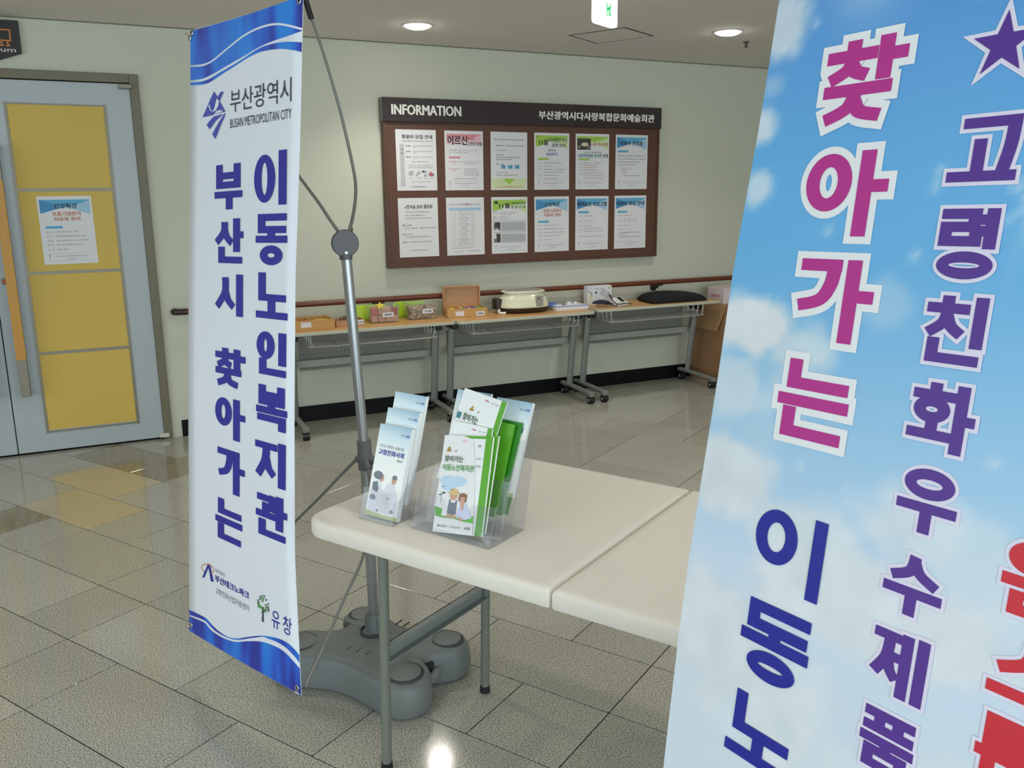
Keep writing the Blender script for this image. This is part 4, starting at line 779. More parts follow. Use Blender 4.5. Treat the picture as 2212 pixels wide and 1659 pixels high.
bk = Vector((-RN.x, -RN.y, 0)).normalized()
MB().tube([ctr_, (ctr_.x + bk.x * .22, ctr_.y + bk.y * .22, .0075)], .0065, 8).build('rear_leg', 'rod', rb, True, world=True)
for u in (-.150, .420):
    e0 = plR(u, -1.180, -.004); MB().tube([e0, (e0.x - .01, e0.y, .0075)], .0065, 8).build('foot', 'rubber', rb, True, world=True)

# ================================================================== FOREGROUND FOLDING TABLE
P0 = Vector((.388, -3.748)); E1 = Vector((.5017, -.8650)); E2 = Vector((.8650, .5017))
azT = math.atan2(E1.y, E1.x)
ft = thing('folding_table', 'white plastic fold-in-half table with grey tubular legs carrying the leaflet stands', 'table', (P0.x, P0.y, 0), azT)
# local frame: x along E1 (length), y along E2 (depth), z up
def half(x0, x1, ro0, ro1):
    n = 5; pts = []
    for cx, cy, a0, r_ in ((x1, 0, -90, ro1), (x1, .705, 0, ro1), (x0, .705, 90, ro0), (x0, 0, 180, ro0)):
        sx = -1 if cx == x1 else 1; sy = 1 if cy == 0 else -1; ccx, ccy = cx + sx * r_, cy + sy * r_
        for k in range(n + 1):
            a = math.radians(a0 + 90 * k / n); pts.append((ccx + r_ * math.cos(a), ccy + r_ * math.sin(a)))
    return pts
for x0, x1, r0, r1 in ((-.026, .6835, .062, .006), (.6875, 1.397, .006, .062)):
    mb = MB(); out = half(x0, x1, r0, r1); cx, cy = (x0 + x1) / 2, .3525
    def sc(k): return [((x - cx) * (1 - k / abs(x1 - x0) * 2) + cx, (y - cy) * (1 - k / .705 * 2) + cy) for x, y in out]
    rings = [[(x, y, z) for x, y in sc(k)] for k, z in ((.010, .6970), (.002, .700), (.0, .706), (.0, .731), (.003, .737), (.009, .7400), (.020, .7405))]
    mb.rings(rings); top = mb.build('tabletop', 'table_white', ft, True)
for x0, x1 in ((.076, .108), (1.264, 1.296)):
    xm = (x0 + x1) / 2; s_ = 1 if xm < .6 else -1
    for y in (.150, .590):
        MB().tube([(xm - .012 * s_ if y < .3 else xm - .008 * s_, y, .012), (xm + .01 * s_, y, .695)], .0135, 14).build('leg', 'leg_grey', ft, True)
        MB().tube([(xm - .012 * s_ if y < .3 else xm - .008 * s_, y, .0005), (xm - .0115 * s_ if y < .3 else xm - .008 * s_, y, .022)], .0155, 14).build('rubber_foot', 'rubber', ft, True)
    ch = MB(); ch.box(xm - .004, xm - .001, .150, .590, .322, .368); ch.box(xm - .004, xm + .018, .150, .590, .365, .368); ch.box(xm - .004, xm + .018, .150, .590, .322, .325)
    ch.build('cross_brace', 'leg_brace', ft)
    for y in (.160, .575): MB().lathe([(.006, 0), (.006, .003), (.004, .005)], 12, Matrix.Translation((xm - .004, y, .345)) @ Matrix.Rotation(math.radians(-90), 4, 'Y')).build('bolt', 'eyelet', ft, True)
    tb = MB(); tb.box(xm - .02, xm + .03, .09, .62, .680, .696); tb.build('leg_mount', 'leg_brace', ft)
for y in (.075, .63):
    MB().box(.12, .66, y - .012, y + .012, .684, .697).build('side_rail', 'leg_brace', ft); MB().box(.71, 1.25, y - .012, y + .012, .684, .697).build('side_rail', 'leg_brace', ft)
MB().lathe([(.004, 0), (.004, .003)], 10, Matrix.Translation((.074, .137, .145)) @ Matrix.Rotation(math.radians(90), 4, 'X')).build('bolt', 'eyelet', ft, True)

# ---------------------------------------------------------------- leaflet stands
ZT = .7410
def leaf_grad():
    m = mat('leaf_sky', (225, 236, 238), 0.3); nt = m.node_tree; b = nt.nodes['Principled BSDF']
    at = nt.nodes.new('ShaderNodeAttribute'); at.attribute_name = 'puv'; sp = nt.nodes.new('ShaderNodeSeparateXYZ'); r = nt.nodes.new('ShaderNodeValToRGB'); e = r.color_ramp.elements
    e[0].position = 0; e[0].color = lin((150, 186, 208)) + [1]; e[1].position = .32; e[1].color = lin((238, 242, 238)) + [1]; q = e.new(.15); q.color = lin((208, 228, 236)) + [1]
    nt.links.new(at.outputs['Vector'], sp.inputs[0]); nt.links.new(sp.outputs['Y'], r.inputs[0]); nt.links.new(r.outputs[0], b.inputs['Base Color']); return m
M['leaf_sky'] = leaf_grad()
class Rack:
    def __init__(s, O, ex):
        s.O = Vector((O[0], O[1], ZT)); s.ex = Vector((ex[0], ex[1], 0)).normalized(); s.ey = Vector((-s.ex.y, s.ex.x, 0)); s.az = math.atan2(s.ex.y, s.ex.x)
    def leaf(s, label, a0, d0, z0, W, H, lean, rot, T, group, face='leaf_white'):
        """a0,d0,z0: bottom corner; lean (deg) backwards, rot (deg) in its own plane; returns (root, Sheet)"""
        le, ro = math.radians(lean), math.radians(rot)
        R0 = s.ex; U0 = Vector((0, 0, 1)) * math.cos(le) + s.ey * math.sin(le)
        R = R0 * math.cos(ro) + U0 * math.sin(ro); U = -R0 * math.sin(ro) + U0 * math.cos(ro); O = s.O + s.ex * a0 + s.ey * d0 + Vector((0, 0, z0 - ZT))
        root = thing('leaflet', label, 'leaflet', tuple(O), 0, group)
        pl = frame(O, R, U); mb = MB()
        mb.add([tuple(pl(x, y, l)) for l in (-T, 0) for x, y in ((0, 0), (W, 0), (W, H), (0, H))], [(0, 3, 2, 1), (4, 5, 6, 7), (0, 1, 5, 4), (1, 2, 6, 5), (2, 3, 7, 6), (3, 0, 4, 7)])
        mb.build('pages', face, root, world=True)
        return root, Sheet(root, pl, W, H)
def front_gradient(root, s):
    mb = MB(); at = []
    for j in range(17):
        for i in (0, 1): mb.v.append(tuple(s.pl(i * s.W, (1 - j / 16) * s.H, .0003))); at.append((i, j / 16 + .06 * (1 - i), 0))
    for j in range(16): mb.f.append((2 * j, 2 * j + 1, 2 * j + 3, 2 * j + 2)[::-1])
    mb.at = at; mb.build('cover_print', 'leaf_sky', root, world=True)
def senior(root, s, full=True):
    front_gradient(root, s)
    s.t('teal_ink', '부산시', .70, .84, .075, .098, .01); s.t('blue_ink', '유창', .86, .97, .072, .100, .03)
    if full:
        s.t('ink2', '건강하고 행복한 노후를 위한', .10, .88, .215, .252, .008); s.t('blue_ink', '고령친화사회', .10, .90, .270, .330, .035); s.t('ink2', '체험관', .70, .88, .350, .372, .02)
        s.P('cloth_w', [ell(.24, .74, .17, .13), ell(.66, .75, .20, .15), [(.05, .95), (.10, .70), (.9, .70), (.92, .95)]], 'photo')
        s.P('skin', [ell(.33, .575, .085, .042), ell(.73, .575, .075, .045), ell(.62, .79, .07, .02)], 'photo'); s.P('hair', [ell(.22, .555, .15, .046), ell(.74, .545, .08, .026)], 'photo')
        s.P('cloth_g', [[(.08, .64), (.22, .62), (.30, .70), (.26, .74), (.10, .72)], ell(.15, .80, .10, .03)], 'photo'); s.P('photo_mid', [ell(.36, .93, .04, .014), ell(.80, .91, .06, .02)], 'photo')
        s.P('cloth_w', [ell(.48, .83, .16, .06), ell(.68, .84, .14, .055)], 'photo')
        s.P('grass_o', [[(0, 1), (0, .945), (.3, .955), (.6, .965), (1, .955), (1, 1)]], 'photo')
    s.done()
rA = Rack((.503, -3.797), (.525, -.851))
for k, lab in enumerate(['pale blue leaflet stack with seated elderly couple, lowest pocket of the narrow stand', 'pale blue leaflet stack in the middle pocket of the narrow stand', 'pale blue leaflet stack in the rear top pocket of the narrow stand']):
    root, s = rA.leaf(lab, .001, .018 + .030 * k, ZT + .006 + .034 * k, .0985, .222, 17.5, -1.0, [.015, .017, .009][k], 'leaflets in the narrow stand')
    senior(root, s, True)
def stand(name, label, rk, W, prof, lips, base_d, div=None):
    st = thing(name, label, 'leaflet stand', tuple(rk.O), rk.az)
    bs = MB().box(-.004, W + .004, -.002, base_d, 0, .003).build('base_plate', 'acrylic', st, bevel=.001)
    for a in (-.004, W + .0015):
        mb = MB(); n = len(prof); mb.add([(a, d, z) for d, z in prof] + [(a + .0025, d, z) for d, z in prof], [tuple(range(n)), tuple(range(2 * n - 1, n - 1, -1))] + [(i, n + i, n + (i + 1) % n, (i + 1) % n) for i in range(n)]); mb.build('side_wall', 'acrylic', st)
    for (d0, z0, d1, z1) in lips:
        mb = MB(); th = .0022; mb.add([(-.0015, d0, z0), (W + .0015, d0, z0), (W + .0015, d1, z1 - .0), (W * .5, d1 - .001, z1 - .012), (-.0015, d1, z1), (-.0015, d0 + th, z0), (W + .0015, d0 + th, z0), (W + .0015, d1 + th, z1), (W * .5, d1 + th - .001, z1 - .012), (-.0015, d1 + th, z1)],
            [(0, 1, 2, 3, 4), (9, 8, 7, 6, 5), (0, 5, 6, 1), (1, 6, 7, 2), (2, 7, 8, 3), (3, 8, 9, 4), (4, 9, 5, 0)]); mb.build('pocket_front', 'acrylic', st)
    if div:
        for (dd, zz, h) in div: MB().add([(W / 2 - .001, dd, zz), (W / 2 + .001, dd, zz), (W / 2 + .001, dd + .03, zz), (W / 2 - .001, dd + .03, zz), (W / 2 - .001, dd + h * .4, zz + h), (W / 2 + .001, dd + h * .4, zz + h), (W / 2 + .001, dd + .03 + h * .4, zz + h), (W / 2 - .001, dd + .03 + h * .4, zz + h)], [(0, 3, 2, 1), (4, 5, 6, 7), (0, 1, 5, 4), (1, 2, 6, 5), (2, 3, 7, 6), (3, 0, 4, 7)]).build('divider', 'acrylic', st)
    return st
stand('leaflet_stand', 'narrow clear acrylic stand with three stepped pockets of pale blue leaflets', rA, .101, [(0, 0), (.104, 0), (.158, .175), (.125, .175), (.108, .125), (.090, .115), (.072, .088), (.056, .082), (.036, .058), (.006, .052)],
      [(.0, .002, .022, .075), (.036, .003, .066, .11), (.066, .003, .104, .145), (.104, .003, .152, .19)], .104)
rB = Rack((.597, -3.915), (.48874, -.87243))
GB = 'leaflets in the wide stand'
def white_cover(s, green=True, top=True):
    if green: s.P('leaf_green', [r(.885, 1.0, 0, 1)], 'green_stripe')
    s.P('pink_band', [ell(.56, .052, .05, .008), ell(.60, .060, .03, .006)], 'logo'); s.t('ink2', '부산시 유창', .68, .86, .050, .070, .01)
B = []
# rear row
root, s = rB.leaf('pale blue leaflet mostly hidden behind the tilted white leaflet of the wide stand', .001, .100, ZT + .094, .101, .220, 21, 0, .006, GB); senior(root, s)
root, s = rB.leaf('pale blue leaflet stack behind the deep green leaflets of the wide stand', .112, .104, ZT + .088, .101, .220, 21, -1, .010, GB); senior(root, s)
for k, (a0, d0, z0, g, lab) in enumerate([(.106, .094, ZT + .052, 'leaf_dgreen', 'deep green backed leaflet standing rearmost of the green ones in the wide stand'), (.098, .082, ZT + .050, 'leaf_dgreen', 'deep green backed leaflet in front of the rearmost green one'), (.088, .070, ZT + .046, 'leaf_green', 'bright green backed leaflet just behind the front pocket of the wide stand')]):
    root, s = rB.leaf(lab, a0, d0, z0, .098, .215, 21, -3 + k, .006, GB, g)
root, s = rB.leaf('white leaflet with green edge standing high and tilted in the wide stand', .014, .073, ZT + .107, .128, .222, 20, -8.5, .003, GB)
white_cover(s); s.t('green_ink', '찾아가는', .16, .52, .245, .325, .03); s.P('goldp', [[(.25, .20), (.30, .15), (.33, .16), (.31, .175), (.37, .195), (.27, .21)], [(.44, .20), (.50, .175), (.46, .21)]], 'logo'); s.P('teal_ink', [r(-.0 + .01, .11, .255, .325)], 'logo'); s.done()
root, s = rB.leaf('white leaflet with small pink logo peeping above the front pair in the wide stand', .028, .044, ZT + .048, .118, .205, 20, -2.0, .004, GB)
white_cover(s); s.done()
root, s = rB.leaf('white leaflet with broad green edge directly behind the front cover of the wide stand', .064, .022, ZT + .010, .127, .222, 22, 4.5, .005, GB)
s.P('leaf_green', [r(.87, 1.0, 0, 1)], 'green_stripe'); s.done()
root, s = rB.leaf('front leaflet of the wide stand, curled white cover with couple lying on grass', .058, .004, ZT + .004, .136, .224, 23, 7.0, .006, GB)
s.P('leaf_green', [r(.86, 1.0, 0, 1)], 'green_stripe'); s.P('leaf_green', [[(.0, .0), (1, 0), (1, .025), (.55, .025)]], 'green_stripe')
s.t('green_ink', '관', .74, .80, .09, .12, .02); s.t('green_ink', '복지', .74, .82, .225, .245, .02); s.t('green_ink', '안내', .74, .83, .30, .32, .02)
cover = [(0, 0), (.40, .0), (.58, .03), (.63, .08), (.68, .22), (.745, .45), (.775, .62), (.80, .80), (.82, 1.0), (0, 1.0)]
s.P('white', [cover], 'cover_sheet', .0016)
def S(m, p, n='photo'): s.P(m, p, n, .0020 + .00008 * s.k)
S('cloud_blue', [ell(.22, .475, .20, .055), ell(.42, .47, .16, .05), ell(.30, .535, .24, .045)]); S('white', [ell(.14, .555, .14, .03), ell(.52, .55, .15, .03)])
S('grassp', [[(.02, .84), (.0, .745), (.14, .76), (.2, .80), (.45, .82), (.8, .81), (.81, .88), (.62, .87), (.4, .85), (.18, .85)]])
S('white', [[(.14, .83), (.16, .72), (.24, .655), (.34, .63), (.46, .655), (.50, .72), (.53, .83), (.36, .835)]]); S('cloth_l', [[(.46, .84), (.47, .74), (.52, .69), (.62, .685), (.72, .76), (.77, .83), (.62, .855)]])
S('cloth_g', [[(.255, .80), (.27, .66), (.305, .66), (.31, .69), (.40, .69), (.41, .66), (.44, .665), (.45, .80), (.36, .83)]])
S('skin', [ell(.355, .625, .075, .042), ell(.545, .650, .065, .045), ell(.30, .825, .055, .018), ell(.40, .83, .05, .018), ell(.55, .85, .045, .018)])
S('straw', [ell(.355, .595, .125, .016), [(.27, .595), (.29, .555), (.36, .545), (.43, .56), (.44, .595)]]); S('hairb', [ell(.55, .615, .085, .026, 14, 150, 390), ell(.485, .645, .022, .03), ell(.61, .65, .020, .03)])
S('skin', [[(.52, .69), (.58, .69), (.585, .75), (.55, .77)]]); S('green_ink', [r(.098, .104, .60, .70), ell(.07, .62, .03, .007), ell(.14, .60, .035, .009)]); S('photo_dark', [ell(.12, .535, .012, .006), ell(.30, .565, .013, .006)])
S('ink2', [ell(.115, .935, .022, .012)], 'logo'); S('pink_pale', [ell(.44, .055, .05, .008)], 'logo'); S('goldp', [[(.09, .165), (.13, .12), (.17, .13), (.155, .145), (.20, .165), (.11, .175)], [(.26, .165), (.33, .145), (.28, .175)]], 'logo')
for m_, st, u0, u1, v0, v1, b_ in (('green_ink', '찾아가는', .08, .47, .215, .278, .03), ('lgreen_ink', '이동노인복지관', .06, .71, .305, .370, .03), ('ink2', '부산광역시', .16, .30, .925, .948, .02), ('ink2', '고령친화산업지원센터', .36, .58, .925, .948, .01), ('ink', '유창', .66, .78, .922, .950, .02)): s.t(m_, st, u0, u1, v0, v1, b_)
for m_, it in s.T.items(): text(s.root, 'print', m_, it, s.pl, .0050, True)
stand('leaflet_stand', 'wide clear acrylic stand crammed with white and green leaflets', rB, .219, [(0, 0), (.135, 0), (.205, .285), (.182, .285), (.150, .215), (.118, .215), (.085, .150), (.060, .148), (.040, .09), (.028, .088)],
      [(-.001, .003, .034, .085), (.044, .003, .088, .13), (.078, .003, .145, .18), (.135, .003, .204, .285)], .135, [(.004, .003, .075), (.05, .003, .12)])

# ================================================================== TABLES ALONG THE WALL
ZF = .680
def training_table(x0, x1, yf, label, lx0, lx1):
    yb = yf + .405; t = thing('training_table', label, 'table', ((x0 + x1) / 2, (yf + yb) / 2, 0), group='wheeled tables along the wall')
    k = MB(); k.prism(rrect(x0, x1, yf, yb, .028), ZF - .022, ZF - .0012); k.build('edge_band', 'edge', t, True, world=True, bevel=.003)
    MB().prism(rrect(x0 + .006, x1 - .006, yf + .006, yb - .006, .024), ZF - .003, ZF).build('tabletop', 'beech', t, world=True)
    for x in (lx0, lx1):
        MB().tube([(x, -.150, .088), (x - .004, -.185, .30), (x - .010, -.245, .615)], .026, 16, rx=.0165).build('leg', 'tleg', t, True, world=True)
        fb = MB(); fb.tube([(x, -.470, .070), (x, -.45, .074), (x, -.15, .082), (x, -.04, .078)], .0175, 14, rx=.019); fb.build('foot', 'tleg', t, True, world=True)
        MB().box(x - .021, x + .021, -.492, -.462, .052, .086).build('foot_cap', 'panel_grey', t, world=True, bevel=.006)
        for y in (-.468, -.075):
            cs = MB().tube([(x - .020, y, .0285), (x + .020, y, .0285)], .028, 20).build('castor', 'castor', t, True, world=True)
            MB().tube([(x - .022, y, .0285), (x + .022, y, .0285)], .010, 14).build('hub', 'castor_hub', cs, True, world=True)
            MB().box(x - .012, x + .012, y - .012, y + .012, .050, .068).build('castor_stem', 'castor', cs, world=True)
        MB().box(x - .030, x + .022, -.300, -.160, .600, .657).build('hinge', 'castor', t, world=True, bevel=.008)
        MB().tube([(x - .03, -.22, .575), (x - .01, -.16, .44)], .010, 8).build('latch_arm', 'tleg', t, True, world=True)
        MB().lathe([(.007, 0), (.007, .004), (.004, .006)], 10, Matrix.Translation((x - .02, -.27, .59)) @ Matrix.Rotation(math.radians(90), 4, 'X')).build('bolt', 'eyelet', t, True, world=True)
    MB().box(lx0 + .055, lx1 - .055, -.128, -.122, .376, .640).build('modesty_panel', 'panel_grey', t, world=True)
    MB().box(lx0 + .012, lx1 - .012, -.170, -.140, .405, .452).build('beam', 'beam', t, world=True, bevel=.004)
    hl = MB(); nx = int((lx1 - lx0 - .14) / .028)
    for i in range(nx):
        for z in (.487, .392): hl.lathe([(.0035, -.0003), (.001, .0006)], 6, Matrix.Translation((lx0 + .08 + i * .028, -.1285, z)) @ Matrix.Rotation(math.radians(90), 4, 'X'))
    hl.build('perforation', 'hole', t, world=True, kind='stuff')
    for y in (-.425, -.365, -.305, -.245):
        a, b = lx0 + .075, lx1 - .085
        MB().tube(cubic([(a, y, .660), (a, y, .615), (a + .012, y, .588), (a + .045, y, .578), (b - .045, y, .578), (b - .012, y, .588), (b, y, .615), (b, y, .660)], 4), .0042, 6).build('shelf_rod', 'chrome', t, True, world=True)
    for x in (lx0 + .25, lx1 - .25): MB().tube([(x, -.43, .576), (x, -.24, .576)], .004, 6).build('shelf_rod', 'chrome', t, True, world=True)
    return t
training_table(.975, 2.098, -.462, 'beech-topped wheeled table nearest the white and blue banner, holding wooden trays and lime-lidded tubs', 1.062, 2.040)
training_table(2.104, 3.160, -.487, 'beech-topped wheeled table in the middle of the row, carrying the cream paraffin bath', 2.158, 3.135)
training_table(3.215, 4.330, -.425, 'beech-topped wheeled table at the far end of the row, carrying the black cushion', 3.250, 4.235)

def obox(name, label, cat, x, y, w, d, h, rz, t, m, group=None, z=ZF, bottom=True):
    """open-topped box with real walls; x,y = front corner, rz turns it"""
    o = thing(name, label, cat, (x, y, z), rz, group)
    for a in ((0, w, 0, t), (0, w, d - t, d), (0, t, t, d - t), (w - t, w, t, d - t)): MB().box(a[0], a[1], a[2], a[3], .0005, h).build('side', m, o, bevel=.001)
    MB().box(t, w - t, t, d - t, .0005, .004).build('bottom', m, o); return o
def card(o, x0, x1, z0, z1, y, st=None):
    MB().box(x0, x1, y - .0012, y, z0, z1).build('name_card', 'paper', o)
    pl = (lambda u, v, l=0.0, y=y: Vector((u, y - .0013 - l, v)))
    if st: text(o, 'lettering', 'ink', [(st, x0 + (x1 - x0) * .14, x1 - (x1 - x0) * .14, z0 + (z1 - z0) * .32, z1 - (z1 - z0) * .30, .03)], pl)
def small(name, label, cat, mb, m, loc, rz=0, group=None, smooth=False, bevel=0):
    o = thing(name, label, cat, loc, rz, group); mb.build('body', m, o, smooth, bevel=bevel); return o
# wooden tray with card pieces
bA = obox('wooden_tray', 'golden wooden tray with a blank white label, nearest the tall white banner', 'tray', 1.045, -.388, .262, .205, .062, .06, .008, 'boxwood'); card(bA, .045, .110, .020, .052, 0)
for x in (.125,): MB().box(x, x + .006, .008, .197, .004, .054).build('divider', 'boxwood', bA)
MB().box(.008, .125, .09, .096, .004, .054).build('divider', 'boxwood', bA); MB().box(.131, .254, .10, .106, .004, .054).build('divider', 'boxwood', bA)
def rel(o, x, y, z): m = ROOTM[o.name]; return tuple(m @ Vector((x, y, z)))
tag(MB().box(-.052, .052, -.035, .035, 0, .048).build('colour_card', 'card_red'), 'dull red card block lying in the golden wooden tray', 'card').location = rel(bA, .066, .050, .0045)
tag(MB().box(-.040, .040, -.030, .030, 0, .050).build('colour_card', 'card_yellow'), 'bright yellow card block lying in the golden wooden tray', 'card').location = rel(bA, .190, .055, .0045)
bB = obox('wooden_tray', 'low pale wooden tray with grey cord rings between the golden tray and the first tub', 'tray', 1.325, -.330, .185, .12, .040, .0, .006, 'boxwood2'); card(bB, .125, .180, .006, .036, 0, '손가락')
rg3 = MB()
for cx, cy in ((.06, .06), (.085, .065)): rg3.tube([(cx + .02 * math.cos(a * math.pi / 8), cy + .004 * a / 8, .022 + .024 * math.sin(a * math.pi / 8) + .005) for a in range(17)], .004, 6)
rg3.tube([(.09, .06, .028), (.12, .05, .048), (.135, .07, .040)], .005, 6)
o = thing('cord_rings', 'dark grey cord rings standing in the low pale wooden tray', 'cord', rel(bB, 0, 0, .004)); rg3.build('loops', 'cable', o, True)

def tub(label, x, y, w, d, h, rz, txt, liddx):
    o = thing('storage_tub', label, 'tub', (x, y, ZF), rz, 'lime-lidded storage tubs'); t = .003; k = .93
    def rg(zz, s, off=0): return [(w / 2 + (px - w / 2) * s, d / 2 + (py - d / 2) * s, zz) for px, py in rrect(off, w - off, off, d - off, .018, 4)]
    mb = MB(); mb.rings([rg(.001, k), rg(h * .9, 1.0), rg(h * .93, 1.05), rg(h, 1.05), rg(h, 1.02), rg(h * .9, .975), rg(.005, k - .025)], cap=False); mb.build('bowl', 'tub', o, True)
    card(o, w * .42, w * .78, h * .36, h * .64, -.004, txt)
    lid = thing('tub_lid', 'lime green clip lid propped behind the ' + ('tub of pink foam blocks' if liddx < 0 else 'tub of wooden beads'), 'lid', (x + liddx, y + d + .010, ZF), rz + .03, 'lime-green tub lids')
    P = rrect(0, w * 1.10, .002, h * .98, .02, 4); tl = math.radians(12)
    mt = Matrix.Rotation(-tl, 4, 'X') @ m90
    mb = MB(); mb.prism(P, .0, .010, mt); mb.build('panel', 'lid_green', lid, True, bevel=.002)
    mb = MB(); mb.prism(rrect(.012, w * 1.10 - .012, .014, h * .98 - .012, .014, 4), -.004, .001, mt); mb.build('recess', 'lid_green', lid, True)
    for u in (-.008, w * 1.10): MB().prism(rrect(u, u + .010, h * .25, h * .8, .004, 3), -.020, .008, mt).build('clip', 'lid_green', lid, True)
    return o
tb1 = tub('clear tub of large pink foam blocks with lime lid behind it', 1.556, -.292, .205, .140, .110, -.09, '색깔블록', -.062)
foam = [(.012, .012, 'foam_pink', 0), (.060, .012, 'foam_pink', 0), (.108, .012, 'foam_pink', 0), (.150, .012, 'foam_pink', 0), (.016, .060, 'foam_pink', 0), (.070, .060, 'foam_pink', 0), (.120, .060, 'foam_pink', 0),
        (.016, .016, 'foam_red', .046), (.062, .014, 'foam_pink', .046), (.104, .014, 'foam_pink', .046), (.146, .016, 'foam_wine', .046), (.030, .062, 'foam_red', .046), (.110, .062, 'foam_pink', .046)]
for k, (fx, fy, fm, fz) in enumerate(foam):
    lab = {'foam_pink': 'pale pink foam block inside the first tub', 'foam_red': 'rose red foam block at the banner end of the first tub', 'foam_wine': 'wine red foam block in the upper corner of the first tub'}[fm]
    if fm == 'foam_pink': lab = 'pale pink foam block hidden in the back of the first tub' if fy > .05 else ('%s pink foam block from the banner side, lower front row of the first tub' % ['first', 'second', 'third', 'fourth'][k] if k < 4 else '%s upper pink foam block from the banner side in the first tub' % ['nearer', 'farther'][k - 8])
    if fm == 'foam_red' and fy > .05: lab = 'rose red foam block behind the yellow star in the first tub'
    small('foam_block', lab, 'block', MB().box(0, .042, 0, .042, 0, .042), fm, rel(tb1, fx + .004, fy + .004, .006 + fz), -.09 + (.06 if k % 3 == 0 and fz else 0), {'foam_pink': 'pink foam blocks', 'foam_red': 'red foam blocks', 'foam_wine': None}[fm], bevel=.003)
small('star_block', 'yellow star-shaped foam piece on top of the blocks in the first tub', 'block', MB().prism(star(0, 0, .030, .015), 0, .012, Matrix.Rotation(math.radians(55), 4, 'X')), 'foam_yellow', rel(tb1, .075, .018, .108))
tb2 = tub('clear tub filled with small wooden beads, lime lid behind it', 1.838, -.277, .212, .140, .112, .03, '구슬', -.058 + .0001)
for o_ in [x for x in COL.objects if x.name.startswith('tub_lid')][-1:]: o_['label'] = 'lime green clip lid propped behind the tub of wooden beads'
bm = {'bead': MB(), 'bead2': MB()}; rb_ = random.Random(9)
for k in range(420):
    bx, by, bz = rb_.uniform(.014, .190), rb_.uniform(.014, .118), rb_.uniform(.008, .084); s_ = rb_.uniform(.0055, .0075); mtx = Matrix.Translation(rel(tb2, bx, by, bz)) @ Matrix.Rotation(rb_.uniform(0, 3), 4, 'Z') @ Matrix.Rotation(rb_.uniform(0, 1.5), 4, 'X')
    bm['bead' if rb_.random() < .72 else 'bead2'].box(-s_, s_, -s_, s_, -s_, s_, mtx)
bd = thing('wooden_beads', 'heap of small tan and brown wooden beads filling the second tub', 'beads', rel(tb2, .1, .07, .006)); bd['kind'] = 'stuff'
for k_, b_ in bm.items(): b_.build('beads', k_, bd, world=True, kind='stuff')
# hinged wooden box with coloured pieces
bC = obox('hinged_wooden_box', 'wooden box with raised lid, two white labels and colourful plastic pieces', 'box', 2.100, -.292, .282, .165, .060, -.145, .008, 'boxwood'); card(bC, .058, .118, .010, .042, 0); card(bC, .205, .262, .006, .036, 0, '컬러블록')
ld = MB(); x0, x1, h0, h1 = .006, .272, .060, .200
ld.box(x0, x1, .166, .172, h0, h1); ldm = ld.build('lid', 'boxwood2', bC)
for a in ((x0, x1, .142, .166, h1 - .008, h1), (x0, x0 + .008, .142, .166, h0, h1 - .008), (x1 - .008, x1, .142, .166, h0, h1 - .008)): MB().box(*a).build('lid_rim', 'boxwood2', ldm, bevel=.001)
pc = [('toy_yellow', .030, .03), ('toy_red', .060, .03), ('toy_blue', .085, .025), ('toy_yellow', .100, .06), ('toy_red', .125, .04), ('toy_blue', .160, .06), ('toy_yellow', .150, .02), ('toy_blue', .195, .045), ('toy_green', .225, .06), ('toy_red', .185, .10), ('toy_green', .250, .035), ('toy_red', .205, .02), ('toy_blue', .120, .015)]
for k, (m_, px_, py_) in enumerate(pc):
    c_ = {'toy_yellow': 'yellow', 'toy_red': 'red', 'toy_blue': 'blue', 'toy_green': 'green'}[m_]
    p_ = MB(); p_.tube([(-.018, 0, .012), (.018, 0, .012)], .010, 10); p_.lathe([(.001, 0), (.011, 0), (.011, .016), (.001, .016)], 10)
    small('toy_piece', c_ + ' plastic peg piece heaped in the hinged wooden box', 'toy', p_, m_, rel(bC, px_ + .012, py_ + .010, .040), k * .7, c_ + ' plastic pieces', smooth=True)
MB().box(.010, .272, .010, .150, .004, .040).build('liner', 'boxwood2', bC)
# cream paraffin bath
pf = thing('paraffin_bath', 'cream oval warming bath on a dark brown base with a grey control panel', 'appliance', (2.700, -.240, ZF), -.08)
def oval(rx, ry, z, n=40, p=2.6):
    out = []
    for k in range(n):
        a = 2 * math.pi * k / n; c_, s_ = math.cos(a), math.sin(a); out.append((rx * abs(c_) ** (2 / p) * (1 if c_ >= 0 else -1), ry * abs(s_) ** (2 / p) * (1 if s_ >= 0 else -1), z))
    return out
MB().rings([oval(.160, .105, .001), oval(.168, .112, .006), oval(.183, .124, .028), oval(.186, .127, .036), oval(.178, .12, .04)]).build('base', 'dark_brown', pf, True)
prof = [(.180, .122, .036)]
for k in range(7): z = .042 + k * .014; w_ = .187 - .0042 * k - (.0012 * k * k if k > 4 else 0) * .5; prof += [(w_, w_ * .68, z), (w_ - .0025, (w_ - .0025) * .68, z + .0105)]
prof += [(.160, .108, .147), (.150, .100, .154), (.140, .092, .154), (.135, .088, .146), (.130, .084, .146)]
MB().rings([oval(a, b, z) for a, b, z in prof], cap=True).build('body', 'cream', pf, 'all')
MB().rings([oval(.132, .086, .150), oval(.128, .083, .156), oval(.10, .062, .157)]).build('cover', 'control', pf, True)
cp = MB().prism(rrect(.052, .105, .048, .122, .005), -.1262, -.108, m90); cp.build('control_panel', 'control', pf, True)
MB().box(.060, .086, -.1275, -.1255, .096, .110).build('display', 'lcd', pf); MB().lathe([(.004, 0), (.004, .002)], 10, Matrix.Translation((.094, -.1262, .103)) @ Matrix.Rotation(math.radians(90), 4, 'X')).build('button', 'letter_white', pf)
MB().rings([[(x * .25 - .195, y * .5 + .01, z) for x, y, z in oval(.11, .10, zz)] for zz in (.03, .05, .085, .10)]).build('side_handle', 'dark_brown', pf, True)
